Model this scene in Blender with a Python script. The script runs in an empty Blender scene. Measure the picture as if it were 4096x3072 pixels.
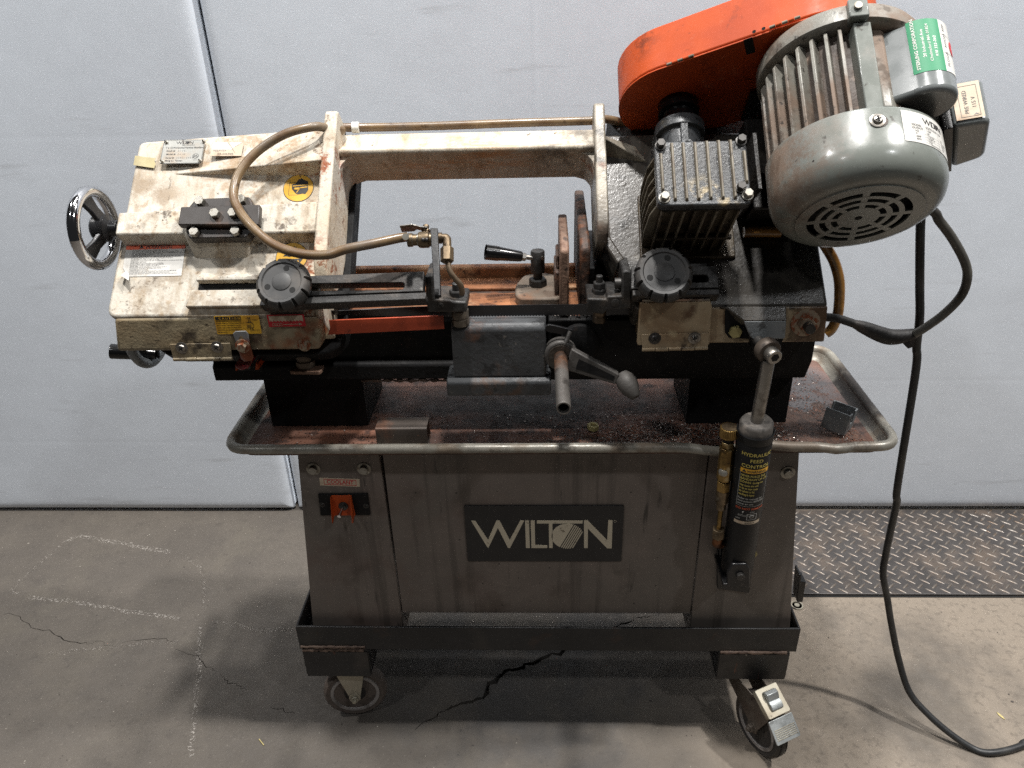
import bpy, bmesh, math, random
from mathutils import Vector, Matrix
from mathutils.geometry import tessellate_polygon
random.seed(7)
SC = bpy.context.scene
COL = SC.collection
R = math.radians
PI = math.pi

# ------------------------------------------------------------------ camera
CH = 1.40
F_PX, W_PX, H_PX = 3076.0, 4096, 3072
PITCH, YAW, ROLL = R(28.2), R(2.6), R(1.7)
C0 = Vector((0, 0, CH))
FW = Vector((-math.sin(YAW)*math.cos(PITCH), math.cos(YAW)*math.cos(PITCH), -math.sin(PITCH)))
_r = Vector((math.cos(YAW), math.sin(YAW), 0)); _u = _r.cross(FW)
RT = _r*math.cos(ROLL) - _u*math.sin(ROLL)
UP = _u*math.cos(ROLL) + _r*math.sin(ROLL)
cam_d = bpy.data.cameras.new("camera"); cam = bpy.data.objects.new("camera", cam_d); COL.objects.link(cam)
cam_d.sensor_width = 36; cam_d.lens = 36*F_PX/W_PX; cam_d.clip_end = 200; cam_d.clip_start = .02
M3 = Matrix((RT, UP, -FW)).transposed()
cam.matrix_world = Matrix.Translation(C0) @ M3.to_4x4()
SC.camera = cam
SC.cycles.use_denoising = False
# ------------------------------------------------------------------ light
SC.view_settings.view_transform = 'Standard'; SC.view_settings.look = 'None'
SC.view_settings.exposure = 0.0; SC.view_settings.gamma = 1
WD = bpy.data.worlds.new("World"); SC.world = WD; WD.use_nodes = True
WD.node_tree.nodes['Background'].inputs[0].default_value = (.92, .95, 1, 1)
WD.node_tree.nodes['Background'].inputs[1].default_value = .02
def lamp(name, loc, target, size, power, col=(1, 1, 1), shape='DISK'):
    l = bpy.data.lights.new(name, 'AREA'); l.shape = shape; l.size = size; l.energy = power; l.color = col
    o = bpy.data.objects.new(name, l); COL.objects.link(o); o.location = loc
    o.rotation_euler = (Vector(target) - Vector(loc)).to_track_quat('-Z', 'Y').to_euler()
    return o
lamp("high_bay_lamp", (-.10, .80, 5.4), (0, 1.1, .8), .26, 240, (1, .975, .94))
lamp("high_bay_lamp", (-3.2, .75, 5.4), (-.8, 1.5, .3), .26, 95, (1, .98, .96))
lamp("high_bay_lamp", (2.9, .80, 5.4), (1.0, 1.5, .3), .26, 265, (1, .975, .94))
lamp("high_bay_lamp", (-2.7, -1.9, 5.4), (-.2, 1.3, .6), .26, 36, (.97, .985, 1))
lamp("high_bay_lamp", (2.8, -1.9, 5.4), (.2, 1.3, .6), .26, 44, (.97, .985, 1))
lamp("high_bay_lamp", (.25, 1.78, 5.4), (.2, 1.45, 0), .26, 80, (1, .98, .96))

# ------------------------------------------------------------------ pixel <-> place helpers (measuring the photograph)
SQ = math.sqrt(.5)
OH = Vector((0, 1.11, .93)); DH = Vector((0, -SQ, -SQ)); NH = Vector((0, -SQ, SQ))   # saw head: x along, D down its face, N out of it
ZOOM = {'1':(250,480,.5425),'2':(250,980,.5425),'3':(1250,420,.5425),'4':(1250,850,.5425),'5':(2350,0,.4747),'6':(2900,0,.4973),
 '7':(2900,400,.4973),'8':(2300,450,.3617),'b1':(2250,980,.5425),'b2':(1650,1250,.5425),'b3':(800,1350,.5425),'b4':(2700,1350,.4521),
 'b5':(2750,1650,.4521),'b6':(1100,1780,.4219),'b7':(1100,2350,.5425),'b8':(2500,2350,.5425),'c1':(1700,1950,.4521),'c2':(0,1900,.7065),
 'c3':(3100,1900,.7064),'c4':(0,0,.6027),'c5':(3000,800,.4955),'c6':(400,1250,.4521),'p':(0,0,1)}
def ray(k, u, v):
    a, b, s = ZOOM[k]; px, py = a+u*s, b+v*s
    return FW + RT*((px-W_PX/2)/F_PX) - UP*((py-H_PX/2)/F_PX)
def onplane(k, u, v, P0, n):
    d = ray(k, u, v); return C0 + d*((P0-C0).dot(n)/d.dot(n))
def hw(k, u, v, n): return onplane(k, u, v, OH+NH*n, NH)            # world point on the head plane N = n
def hq(k, u, v, n): p = hw(k, u, v, n)-OH; return (p.x, p.dot(DH))  # (x, d)
def dq(k, u, v, d): p = onplane(k, u, v, OH+DH*d, DH)-OH; return (p.x, p.dot(NH))
def yw(k, u, v, Y): return onplane(k, u, v, Vector((0, Y, 0)), Vector((0, 1, 0)))
def yq(k, u, v, Y): p = yw(k, u, v, Y); return (p.x, p.z)
def zw(k, u, v, Z): return onplane(k, u, v, Vector((0, 0, Z)), Vector((0, 0, 1)))
def zq(k, u, v, Z): p = zw(k, u, v, Z); return (p.x, p.y)
def hp(x, d, n): return OH + Vector((x, 0, 0)) + DH*d + NH*n
def frame(o, a, b, c):
    m = Matrix.Identity(4)
    for i, w in enumerate((a, b, c)):
        for j in range(3): m[j][i] = w[j]
    for j in range(3): m[j][3] = o[j]
    return m
X_, Y_, Z_ = Vector((1,0,0)), Vector((0,1,0)), Vector((0,0,1)); ZERO = Vector((0,0,0))
MH = frame(OH, X_, DH, NH)          # (x, d, n)
MD = frame(OH, X_, NH, DH)          # (x, n, d)
MX = frame(OH, DH, NH, X_)          # (d, n, x)
MXZ = frame(ZERO, X_, Z_, Y_)       # (x, z, y)
MXY = frame(ZERO, X_, Y_, Z_)       # (x, y, z)
MYZ = frame(ZERO, Y_, Z_, X_)       # (y, z, x)
def axis_frame(o, z, up=None):
    z = Vector(z).normalized(); a = Vector(up) if up is not None else (Vector((0,0,1)) if abs(z.z) < .9 else Vector((1,0,0)))
    x = a.cross(z).normalized(); y = z.cross(x)
    return frame(Vector(o), x, y, z)

# ------------------------------------------------------------------ mesh builder
def rpoly(pts, r, seg=4):
    out = []; n = len(pts)
    rs = r if isinstance(r, (list, tuple)) else [r]*n
    for i in range(n):
        p, a, b = Vector(pts[i]).to_2d(), Vector(pts[i-1]).to_2d(), Vector(pts[(i+1) % n]).to_2d()
        if rs[i] <= 0: out.append(tuple(p)); continue
        u, v = (a-p), (b-p); k = min(rs[i], u.length*.49, v.length*.49); u.normalize(); v.normalize()
        s, e = p+u*k, p+v*k
        for j in range(seg+1):
            t = j/seg; out.append(tuple(s*(1-t)**2 + p*2*t*(1-t) + e*t*t))
    return out
def rect(x0, y0, x1, y1, r=0, seg=4):
    p = [(x0,y0),(x1,y0),(x1,y1),(x0,y1)]
    return rpoly(p, r, seg) if r else p
def circ(cx, cy, r, n=24, r2=None, a0=0): return [(cx+r*math.cos(a0+2*PI*i/n), cy+(r2 or r)*math.sin(a0+2*PI*i/n)) for i in range(n)]
class MB:
    def __init__(s): s.v = []; s.f = []; s.m = []
    def add(s, V, Fs, mat=0):
        b = len(s.v); s.v += [Vector(p) for p in V]
        for f in Fs: s.f.append(tuple(b+i for i in f)); s.m.append(mat)
        return s
    def prism(s, poly, c0, c1, M=MXY, mat=0, holes=(), poly1=None, capmat=None):
        loops = [poly]+list(holes); n = sum(len(l) for l in loops)
        loops1 = [poly1 or poly]+list(holes)
        V = [M @ Vector((a, b, c0)) for l in loops for a, b in l] + [M @ Vector((a, b, c1)) for l in loops1 for a, b in l]
        Fs = []; b = 0
        for l in loops:
            k = len(l)
            for i in range(k): Fs.append((b+i, b+(i+1) % k, n+b+(i+1) % k, n+b+i))
            b += k
        s.add(V, Fs, mat)
        base = len(s.v)-2*n
        if len(loops) == 1: caps = [tuple(range(len(poly)))]
        else: caps = [tuple(t) for t in tessellate_polygon([[Vector((a, b_, 0)) for a, b_ in l] for l in loops])]
        cm = mat if capmat is None else capmat
        for t in caps:
            s.f.append(tuple(base+i for i in t)); s.m.append(mat)
            s.f.append(tuple(base+n+i for i in reversed(t))); s.m.append(cm)
        return s
    def box(s, x0, x1, y0, y1, z0, z1, M=MXY, mat=0): return s.prism([(x0,y0),(x1,y0),(x1,y1),(x0,y1)], z0, z1, M, mat)
    def loft(s, rings, mat=0, closed=True, caps=True):
        n = len(rings[0]); V = [p for r in rings for p in r]; Fs = []
        for k in range(len(rings)-1):
            for i in range(n if closed else n-1):
                Fs.append((k*n+i, k*n+(i+1) % n, (k+1)*n+(i+1) % n, (k+1)*n+i))
        if caps and closed: Fs += [tuple(range(n)), tuple((len(rings)-1)*n+i for i in reversed(range(n)))]
        return s.add(V, Fs, mat)
    def lathe(s, prof, M, seg=28, mat=0, a0=0, a1=2*PI, caps=True):
        full = abs(a1-a0-2*PI) < 1e-6; k = seg if full else seg+1
        rings = [[M @ Vector((r*math.cos(a0+(a1-a0)*i/seg), r*math.sin(a0+(a1-a0)*i/seg), h)) for i in range(k)] for r, h in prof]
        return s.loft(rings, mat, full, caps)
    def cyl(s, p0, p1, r, seg=20, mat=0, r1=None):
        p0, p1 = Vector(p0), Vector(p1); M = axis_frame(p0, p1-p0)
        return s.lathe([(r, 0), (r if r1 is None else r1, (p1-p0).length)], M, seg, mat)
    def tube(s, path, r, seg=12, mat=0, sub=6, smooth=True):
        P = [Vector(p) for p in path]
        if smooth and len(P) > 2: P = crom(P, sub)
        rf = r if callable(r) else (lambda t: r)
        t = (P[1]-P[0]).normalized(); nrm = t.orthogonal().normalized(); rings = []
        for i, p in enumerate(P):
            tt = ((P[min(i+1, len(P)-1)]-P[max(i-1, 0)])).normalized()
            nrm = (nrm - tt*nrm.dot(tt)).normalized(); bn = tt.cross(nrm); rr = rf(i/(len(P)-1))
            rings.append([p + (nrm*math.cos(2*PI*j/seg)+bn*math.sin(2*PI*j/seg))*rr for j in range(seg)])
        return s.loft(rings, mat)
    def sphere(s, c, r, seg=16, mat=0, sc=(1,1,1)):
        c = Vector(c); k = seg//2
        rings = [[c + Vector((r*sc[0]*math.sin(PI*(i+.02)/(k+.04))*math.cos(2*PI*j/seg), r*sc[1]*math.sin(PI*(i+.02)/(k+.04))*math.sin(2*PI*j/seg), r*sc[2]*math.cos(PI*(i+.02)/(k+.04)))) for j in range(seg)] for i in range(k+1)]
        return s.loft(rings, mat)
    def mesh(s, name, mats, M=None, angle=38, smooth=True, recalc=True):
        me = bpy.data.meshes.new(name)
        V = [tuple((M @ p) if M is not None else p) for p in s.v]
        me.from_pydata(V, [], s.f)
        for m in mats: me.materials.append(m)
        me.polygons.foreach_set('material_index', s.m)
        if recalc:
            bm = bmesh.new(); bm.from_mesh(me); bmesh.ops.recalc_face_normals(bm, faces=bm.faces); bm.to_mesh(me); bm.free()
        if smooth:
            me.polygons.foreach_set('use_smooth', [True]*len(me.polygons)); me.set_sharp_from_angle(angle=R(angle))
        me.update(); return me
def crom(P, sub):
    out = []; Q = [P[0]*2-P[1]]+P+[P[-1]*2-P[-2]]
    for i in range(1, len(Q)-2):
        a, b, c, d = Q[i-1], Q[i], Q[i+1], Q[i+2]
        for k in range(sub):
            t = k/sub
            out.append(.5*((2*b)+(c-a)*t+(2*a-5*b+4*c-d)*t*t+(3*b-a-3*c+d)*t**3))
    out.append(P[-1]); return out

# ------------------------------------------------------------------ objects
OFF = {}
def thing(name, label, cat, loc, group=None, kind=None):
    o = bpy.data.objects.new(name, None); COL.objects.link(o); o.location = loc; o.empty_display_size = .05
    o['label'] = label; o['category'] = cat
    if group: o['group'] = group
    OFF[o.name] = Vector(loc); return o
def part(name, mb, mats, parent=None, bevel=0, angle=38, label=None, seg=2, smooth=True, recalc=True, kind=None):
    if not isinstance(mats, (list, tuple)): mats = [mats]
    off = OFF[parent.name] if parent is not None else ZERO
    me = mb.mesh(name, mats, Matrix.Translation(-off), angle, smooth, recalc)
    o = bpy.data.objects.new(name, me); COL.objects.link(o)
    o_off = off
    if parent is not None: o.parent = parent; OFF[o.name] = off
    if bevel:
        m = o.modifiers.new('bevel', 'BEVEL'); m.width = bevel; m.segments = seg; m.limit_method = 'ANGLE'; m.angle_limit = R(40)
        m.harden_normals = False; m.use_clamp_overlap = True
    if label: o['label'] = label
    if kind: o['kind'] = kind
    return o
def solo(name, mb, mats, label, cat, group=None, bevel=0, angle=38, loc=None, **k):
    o = part(name, mb, mats, None, bevel, angle, **k)
    o['label'] = label; o['category'] = cat
    if group: o['group'] = group
    return o
def inst(name, me, M, parent, label=None):
    o = bpy.data.objects.new(name, me); COL.objects.link(o); o.parent = parent
    o.matrix_local = Matrix.Translation(-OFF[parent.name]) @ M; OFF[o.name] = Vector(OFF[parent.name])
    if label: o['label'] = label
    return o

# ------------------------------------------------------------------ materials
def S(r, g, b):
    f = lambda c: c/12.92 if c <= .04045 else ((c+.055)/1.055)**2.4
    return (f(r/255), f(g/255), f(b/255), 1)
class L:    # a colour layer
    def __init__(s, col, sc=8, lo=.5, hi=.65, amt=1, det=8, st=(1,1,1), ro=None, c=None, r=.1, kind='noise', soft=.5, met=None, rough=.6):
        s.__dict__.update(locals())
MATS = {}
def mat(name, base, ro=.5, met=0, layers=(), bump=0, bsc=200, off=ZERO, var=.06, coat=0, spec=.5, bump2=0, bsc2=30, alpha=None, sss=0, trans=0):
    m = bpy.data.materials.new(name); m.use_nodes = True; nt = m.node_tree; N = nt.nodes; K = nt.links
    bs = N['Principled BSDF']; tc = N.new('ShaderNodeTexCoord'); co = tc.outputs['Object']
    def noise(sc, det=6, st=(1,1,1), rough=.6):
        c = co
        if st != (1,1,1):
            mp = N.new('ShaderNodeMapping'); mp.inputs['Scale'].default_value = st; K.new(co, mp.inputs[0]); c = mp.outputs[0]
        n = N.new('ShaderNodeTexNoise'); n.inputs['Scale'].default_value = sc; n.inputs['Detail'].default_value = det; n.inputs['Roughness'].default_value = rough
        K.new(c, n.inputs['Vector']); return n.outputs[0]
    def ramp(x, lo, hi):
        r = N.new('ShaderNodeMapRange'); r.inputs[1].default_value = lo; r.inputs[2].default_value = hi; r.interpolation_type = 'SMOOTHSTEP'
        K.new(x, r.inputs[0]); return r.outputs[0]
    def mul(a, b, op='MULTIPLY'):
        t = N.new('ShaderNodeMath'); t.operation = op
        for i, q in enumerate((a, b)):
            if isinstance(q, (int, float)): t.inputs[i].default_value = q
            else: K.new(q, t.inputs[i])
        return t.outputs[0]
    def mix(f, a, b, kind='RGBA'):
        t = N.new('ShaderNodeMix'); t.data_type = kind
        i0 = {'RGBA': (6, 7, 2), 'FLOAT': (2, 3, 0)}[kind]
        K.new(f, t.inputs[0])
        for i, q in ((i0[0], a), (i0[1], b)):
            if isinstance(q, (tuple, float, int)): t.inputs[i].default_value = q
            else: K.new(q, t.inputs[i])
        return t.outputs[i0[2]]
    col = base; rough = ro; metal = met
    if var:
        v = ramp(noise(14, 5), .3, .7); d = tuple(min(1, c*(1-var*2)) for c in base[:3])+(1,); e = tuple(min(1, c*(1+var)) for c in base[:3])+(1,)
        col = mix(v, d, e)
        rough = mix(ramp(noise(35, 4), .3, .7), max(.02, ro-.06), min(1, ro+.08), 'FLOAT')
    for l in layers:
        if l.kind == 'spots':
            vo = N.new('ShaderNodeTexVoronoi'); vo.inputs['Scale'].default_value = l.sc; c = co
            if l.st != (1,1,1):
                mp = N.new('ShaderNodeMapping'); mp.inputs['Scale'].default_value = l.st; K.new(co, mp.inputs[0]); c = mp.outputs[0]
            K.new(c, vo.inputs['Vector'])
            sep = N.new('ShaderNodeSeparateColor'); K.new(vo.outputs['Color'], sep.inputs[0])
            rad = mul(mul(sep.outputs[1], .7, 'MULTIPLY'), .3, 'ADD'); rad = mul(rad, l.lo)
            dd = mul(mul(mul(noise(l.sc*3, 4), .5, 'SUBTRACT'), l.lo*1.6), vo.outputs['Distance'], 'ADD')
            f = ramp(mul(rad, dd, 'SUBTRACT'), 0, .03)
            f = mul(f, ramp(sep.outputs[0], l.hi, l.hi+.01))
        else:
            f = ramp(noise(l.sc, l.det, l.st, l.rough), l.lo, l.hi)
        if l.c is not None:
            vs = N.new('ShaderNodeVectorMath'); vs.operation = 'DISTANCE'; K.new(co, vs.inputs[0]); vs.inputs[1].default_value = Vector(l.c)-off
            g = N.new('ShaderNodeMapRange'); g.inputs[1].default_value = l.r; g.inputs[2].default_value = l.r*(1-l.soft); g.interpolation_type = 'SMOOTHSTEP'
            K.new(vs.outputs['Value'], g.inputs[0]); f = mul(f, g.outputs[0])
        if l.amt != 1: f = mul(f, l.amt)
        col = mix(f, col, l.col)
        if l.ro is not None: rough = mix(f, rough, l.ro, 'FLOAT')
        if l.met is not None: metal = mix(f, float(metal) if isinstance(metal, (int, float)) else metal, l.met, 'FLOAT')
    def setin(key, q):
        if isinstance(q, (int, float, tuple)): bs.inputs[key].default_value = q
        else: K.new(q, bs.inputs[key])
    setin('Base Color', col); setin('Roughness', rough); setin('Metallic', metal)
    bs.inputs['Specular IOR Level'].default_value = spec
    if coat: bs.inputs['Coat Weight'].default_value = coat; bs.inputs['Coat Roughness'].default_value = .15
    if trans: bs.inputs['Transmission Weight'].default_value = trans
    if alpha is not None:
        setin('Alpha', ramp(noise(alpha[0], 8), alpha[1], alpha[2]))
    if bump:
        b = N.new('ShaderNodeBump'); b.inputs['Strength'].default_value = 1; b.inputs['Distance'].default_value = bump
        K.new(noise(bsc, 4), b.inputs['Height'])
        if bump2:
            b2 = N.new('ShaderNodeBump'); b2.inputs['Strength'].default_value = 1; b2.inputs['Distance'].default_value = bump2
            K.new(noise(bsc2, 3), b2.inputs['Height']); K.new(b.outputs[0], b2.inputs['Normal']); b = b2
        K.new(b.outputs[0], bs.inputs['Normal'])
    MATS[name] = m; return m
ROOT = Vector((.01, 1.24, .235))
def bm_(name, base, ro=.5, **k): return mat(name, base, ro, off=ROOT, **k)
RUST = S(112, 58, 30); GRIME = S(38, 32, 27); OILY = S(24, 22, 20); TAN = S(150, 128, 96)
m_cream = bm_('cream_enamel', S(194, 188, 176), .6, spec=.2, bump=.0006, bsc=260, bump2=.0006, bsc2=38, var=.04, layers=[
    L(S(196,172,138), 5, .44, .72, .6), L(S(190,170,140), 16, .52, .70, .5, rough=.7), L(S(160,134,104), 60, .585, .66, .5), L(S(112,92,72), 30, .62, .66, .6, rough=.75), L(S(56,46,38), 44, .66, .69, .85, rough=.75), L(S(44,36,30), 120, .67, .70, .8),
    L(S(150,120,86), 26, .46, .62, .75, c=(-.44,1.25,1.17), r=.16, rough=.75), L(S(92,70,50), 40, .55, .63, .8, c=(-.40,1.25,1.17), r=.13, rough=.75),
    L(S(132,64,28), 30, .52, .60, .95, c=(-.335,1.19,1.13), r=.06, rough=.75), L(S(132,70,34), 46, .50, .58, .9, c=(-.325,1.06,1.0), r=.09, rough=.75),
    L(S(110,62,34), 40, .52, .60, .9, c=(-.27,1.2,1.08), r=.08, rough=.75),
    L(S(190,134,80), 24, .47, .60, .8, st=(.30,1,1), c=(-.12,1.19,1.105), r=.17, soft=.7, rough=.75), L(S(150,92,48), 40, .50, .60, .8, c=(.07,1.22,1.13), r=.04),
    L(S(66,56,48), 34, .52, .61, .85, c=(-.56,1.10,1.075), r=.075, rough=.78), L(S(62,50,42), 36, .50, .60, .85, c=(-.385,1.1,1.03), r=.085, rough=.78),
    L(S(70,58,48), 40, .54, .62, .8, c=(-.60,1.06,1.0), r=.06, rough=.78), L(S(80,66,54), 44, .52, .62, .7, c=(-.36,1.15,1.09), r=.05, rough=.78),
    L(S(86,76,68), 26, .44, .62, .7, c=(.06,1.22,1.14), r=.10, rough=.75),
    L(S(120,96,70), 10, .46, .62, .6, c=(-.63,1.15,1.1), r=.10, rough=.75), L(S(110,90,68), 14, .44, .60, .6, c=(-.5,1.03,.97), r=.16, rough=.75), L(S(74,60,48), 50, .56, .64, .7, c=(-.5,1.05,.98), r=.2, rough=.75),
    L(S(150,132,108), 14, .50, .66, .6, st=(3.2,1,.6), rough=.7), L(S(84,70,56), 26, .60, .68, .7, st=(3,1,.5), rough=.75), L(S(228,224,216), 12, .56, .70, .6, rough=.7)])
m_rim = bm_('shaded_cream_enamel', S(140, 128, 104), .45, bump=.0007, bsc=240, bump2=.001, bsc2=45, var=.06, layers=[  # cream paint of the face, with the rim's shade put into a darker base
    L(S(140,118,88), 12, .42, .66, .5), L(S(80,64,48), 26, .58, .64, .8, rough=.75), L(S(46,36,28), 70, .63, .67, .85),
    L(S(120,62,30), 20, .40, .58, .9, c=(-.34,1.04,.90), r=.07), L(S(120,60,28), 22, .38, .55, .95, c=(-.42,1.03,.905), r=.03),
    L(S(44,36,30), 26, .45, .6, .9, c=(-.5,1.03,.89), r=.12), L(S(90,56,34), 30, .5, .6, .9, c=(-.33,1.05,.96), r=.06)])
m_oily = bm_('oily_shaded_enamel', S(88, 84, 78), .30, bump=.0004, bsc=200, bump2=.0003, bsc2=60, var=.10, spec=.6, layers=[
    L(S(52,47,42), 7, .38, .66, .75), L(S(150,144,130), 13, .60, .74, .5), L(OILY, 34, .53, .64, .7), L(S(30,28,27), 9, .30, .52, .95, c=(.37,1.08,1.05), r=.15, soft=.6), L(OILY, 110, .26, .66, 1, kind='spots', ro=.3)])  # dark patch below the motor: oil film plus the motor's shade painted in
m_darkoil = bm_('oil_black_enamel', S(40, 38, 36), .42, bump=.001, bsc=180, var=.12, layers=[
    L(S(66,58,50), 12, .52, .7, .6), L(OILY, 40, .5, .62, .6)])
m_amber = bm_('oil_stained_cream', S(168, 150, 122), .4, bump=.0006, bsc=220, var=.08, layers=[
    L(S(122,92,62), 9, .42, .66, .7), L(S(84,52,28), 22, .56, .66, .8), L(S(36,26,18), 16, .56, .66, .9), L(S(206,190,154), 18, .60, .72, .5),
    L(OILY, 14, .36, .56, .95, c=(.32,1.05,.93), r=.05), L(S(66,38,18), 12, .36, .6, .9, c=(.42,1.05,.92), r=.07)])  # black patch at the recess beside the bracket
m_black = bm_('black_casting', S(19, 19, 20), .62, bump=.0008, bsc=160, var=.12, spec=.22, layers=[
    L(S(24,21,19), 14, .52, .68, .6), L(S(46,36,28), 40, .64, .70, .4)])
m_blackgloss = bm_('black_painted_steel', S(22, 22, 24), .34, var=.08, bump=.0003, bsc=90, layers=[
    L(S(78,70,62), 26, .60, .70, .6, ro=.7), L(S(120,110,98), 60, .68, .72, .7)])
m_bakelite = bm_('black_plastic', S(14, 14, 15), .22, var=0, layers=[L(S(60,56,52), 30, .55, .75, .35, ro=.6)])
m_knob = bm_('dusty_black_plastic', S(50, 50, 50), .5, var=.06, layers=[L(S(96,90,84), 20, .42, .7, .6, ro=.8), L(S(24,24,24), 50, .58, .68, .5)])
m_arm = bm_('dark_machined_steel', S(58, 57, 56), .42, met=.35, var=.08, bump=.0003, bsc=300, layers=[
    L(S(92,80,70), 12, .5, .68, .55, ro=.6), L(S(30,29,28), 30, .52, .66, .6), L(S(120,116,110), 70, .66, .72, .5)])
m_guide = bm_('grimy_cast_iron', S(50, 49, 48), .5, met=.2, var=.12, bump=.001, bsc=140, layers=[
    L(S(86,76,66), 22, .5, .66, .6), L(S(22,20,19), 26, .48, .62, .7), L(S(120,110,100), 90, .66, .72, .5)])
m_rustbed = bm_('rusty_bed_steel', S(150, 98, 62), .62, met=.15, var=.16, bump=.0008, bsc=190, layers=[
    L(S(96,56,32), 9, .42, .64, .8), L(S(188,150,114), 13, .52, .68, .75), L(S(58,34,22), 30, .54, .64, .75), L(S(210,196,176), 130, .68, .74, .7),
    L(S(40,28,22), 60, .62, .68, .8)])
m_jaw = bm_('rusty_jaw_steel', S(124, 98, 82), .6, met=.2, var=.15, bump=.0012, bsc=150, layers=[
    L(S(82,54,40), 26, .48, .62, .75), L(S(166,132,110), 12, .52, .7, .6), L(S(34,24,20), 50, .58, .66, .8)])
m_jawdark = bm_('rusty_jaw_face', S(76, 60, 51), .62, met=.15, var=.2, bump=.0016, bsc=130, layers=[
    L(S(112,68,42), 30, .48, .62, .7), L(S(28,20,17), 44, .5, .62, .8)])
m_viseiron = bm_('dusty_vise_iron', S(104, 92, 80), .7, var=.1, bump=.0007, bsc=150, layers=[
    L(S(126,84,54), 13, .5, .68, .7), L(S(50,44,38), 60, .60, .68, .8), L(S(74,56,42), 18, .56, .66, .6)])
m_block = bm_('grey_cast_iron', S(74, 76, 78), .5, met=.15, var=.1, bump=.0008, bsc=120, layers=[
    L(S(54,55,57), 8, .42, .64, .7), L(S(140,134,128), 55, .64, .70, .7), L(S(98,74,58), 30, .42, .60, .7, c=(-.07,1.075,.815), r=.05, soft=.4, ro=.8),
    L(S(34,34,35), 36, .58, .66, .7), L(S(110,72,50), 10, .50, .6, .7, c=(-.12,1.1,.925), r=.08)])
m_steel = bm_('worn_steel', S(150, 146, 140), .32, met=.9, var=.08, layers=[L(S(92,80,68), 40, .5, .68, .6, ro=.6)])
m_bolt = bm_('plain_bolt_steel', S(152, 149, 141), .38, met=.75, var=.06, layers=[L(S(92,78,60), 90, .48, .64, .6, ro=.6)])
m_boltd = bm_('dirty_bolt_steel', S(74, 72, 70), .45, met=.6, var=.1, layers=[L(S(36,34,32), 120, .48, .62, .6)])
m_boltr = bm_('rusty_bolt_steel', S(158, 142, 122), .55, met=.4, var=.1, layers=[L(S(124,60,26), 110, .46, .58, .9)])
m_rusty = bm_('rusty_steel', S(120, 62, 32), .7, met=.2, var=.2, bump=.0008, bsc=200, layers=[L(S(70,36,20), 40, .45, .6, .8), L(S(160,120,90), 30, .56, .68, .6)])
m_chrome = bm_('chrome', S(214, 214, 216), .10, met=1, var=0, layers=[L(S(120,112,104), 40, .56, .72, .4, ro=.35)])
m_orange = bm_('orange_enamel', S(178, 72, 26), .5, spec=.25, var=.05, bump=.0002, bsc=40, layers=[
    L(S(160,84,56), 7, .48, .66, .5), L(S(150,56,28), 5, .50, .66, .5), L(S(110,44,22), 24, .56, .66, .5, rough=.75), L(S(60,26,16), 50, .62, .67, .8, rough=.75), L(S(180,112,88), 16, .58, .68, .6, rough=.7), L(S(70,36,24), 22, .48, .60, .7, c=(.14,1.3,1.3), r=.09, rough=.75), L(S(46,24,16), 40, .16, .86, 1, kind='spots')])
m_redguard = bm_('red_orange_guard_paint', S(170, 68, 38), .5, var=.08, layers=[L(S(110,40,22), 12, .48, .66, .6), L(S(60,26,16), 40, .6, .68, .7)])
m_motor = bm_('grey_motor_enamel', S(112, 116, 111), .27, var=.05, coat=.3, bump=.0002, bsc=60, layers=[
    L(S(122,100,84), 12, .38, .60, .85, ro=.75, c=(.32,1.03,1.16), r=.11, soft=.8, rough=.72), L(S(98,80,66), 34, .46, .60, .8, ro=.8, c=(.33,1.02,1.16), r=.12, soft=.8, rough=.75),
    L(S(96,88,78), 9, .56, .74, .4, ro=.5), L(S(90,76,62), 18, .64, .71, .6, ro=.7, rough=.72), L(S(48,40,34), 60, .63, .69, .7), L(S(36,30,27), 40, .15, .85, 1, kind='spots')])
m_fin = bm_('dusty_motor_fin', S(126, 124, 116), .4, var=.08, bump=.0004, bsc=200, layers=[
    L(S(112,90,74), 11, .40, .60, .8, ro=.8), L(S(72,60,50), 34, .52, .64, .7, ro=.8), L(S(40,34,30), 80, .62, .68, .8)])
m_bodydust = bm_('motor_body_grime', S(84, 70, 59), .6, var=.15, bump=.0012, bsc=160, layers=[
    L(S(48,40,34), 14, .42, .62, .8), L(S(128,108,92), 30, .56, .68, .7)])
m_gear = bm_('dark_oily_gearbox', S(62, 64, 66), .36, met=.2, var=.1, bump=.0007, bsc=230, layers=[
    L(S(44,43,42), 9, .42, .64, .6), L(S(26,24,23), 85, .57, .64, .9), L(S(140,128,104), 16, .62, .74, .7), L(S(140,126,98), 40, .52, .64, .8, c=(.22,1.02,1.12), r=.05)])
m_gearfin = bm_('gearbox_fin_enamel', S(92, 82, 66), .42, met=.1, var=.14, bump=.0006, bsc=200, layers=[
    L(S(54,44,34), 12, .40, .62, .9), L(S(24,20,17), 40, .52, .64, .8)])
m_wornedge = bm_('worn_fin_edge', S(116, 109, 95), .55, met=0, var=.1, layers=[L(S(84,72,58), 26, .42, .62, .8), L(S(36,32,28), 60, .56, .66, .7)])
m_stand = bm_('taupe_stand_enamel', S(115, 105, 98), .48, var=.06, bump=.0001, bsc=60, layers=[
    L(S(98,93,87), 4, .40, .64, .6), L(S(104,86,78), 6, .46, .66, .7, c=(-.25,1.1,.32), r=.4), L(S(78,71,64), 12, .56, .7, .55), L(S(36,33,30), 18, .63, .70, .8, st=(2.2,1,.30)), L(S(60,55,50), 9, .54, .66, .5, st=(3,1,.12)),
    L(S(28,25,23), 55, .15, .74, .9, kind='spots'), L(S(150,142,132), 200, .72, .76, .7), L(S(120,112,102), 20, .64, .74, .35, st=(.5,1,2))])
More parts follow.
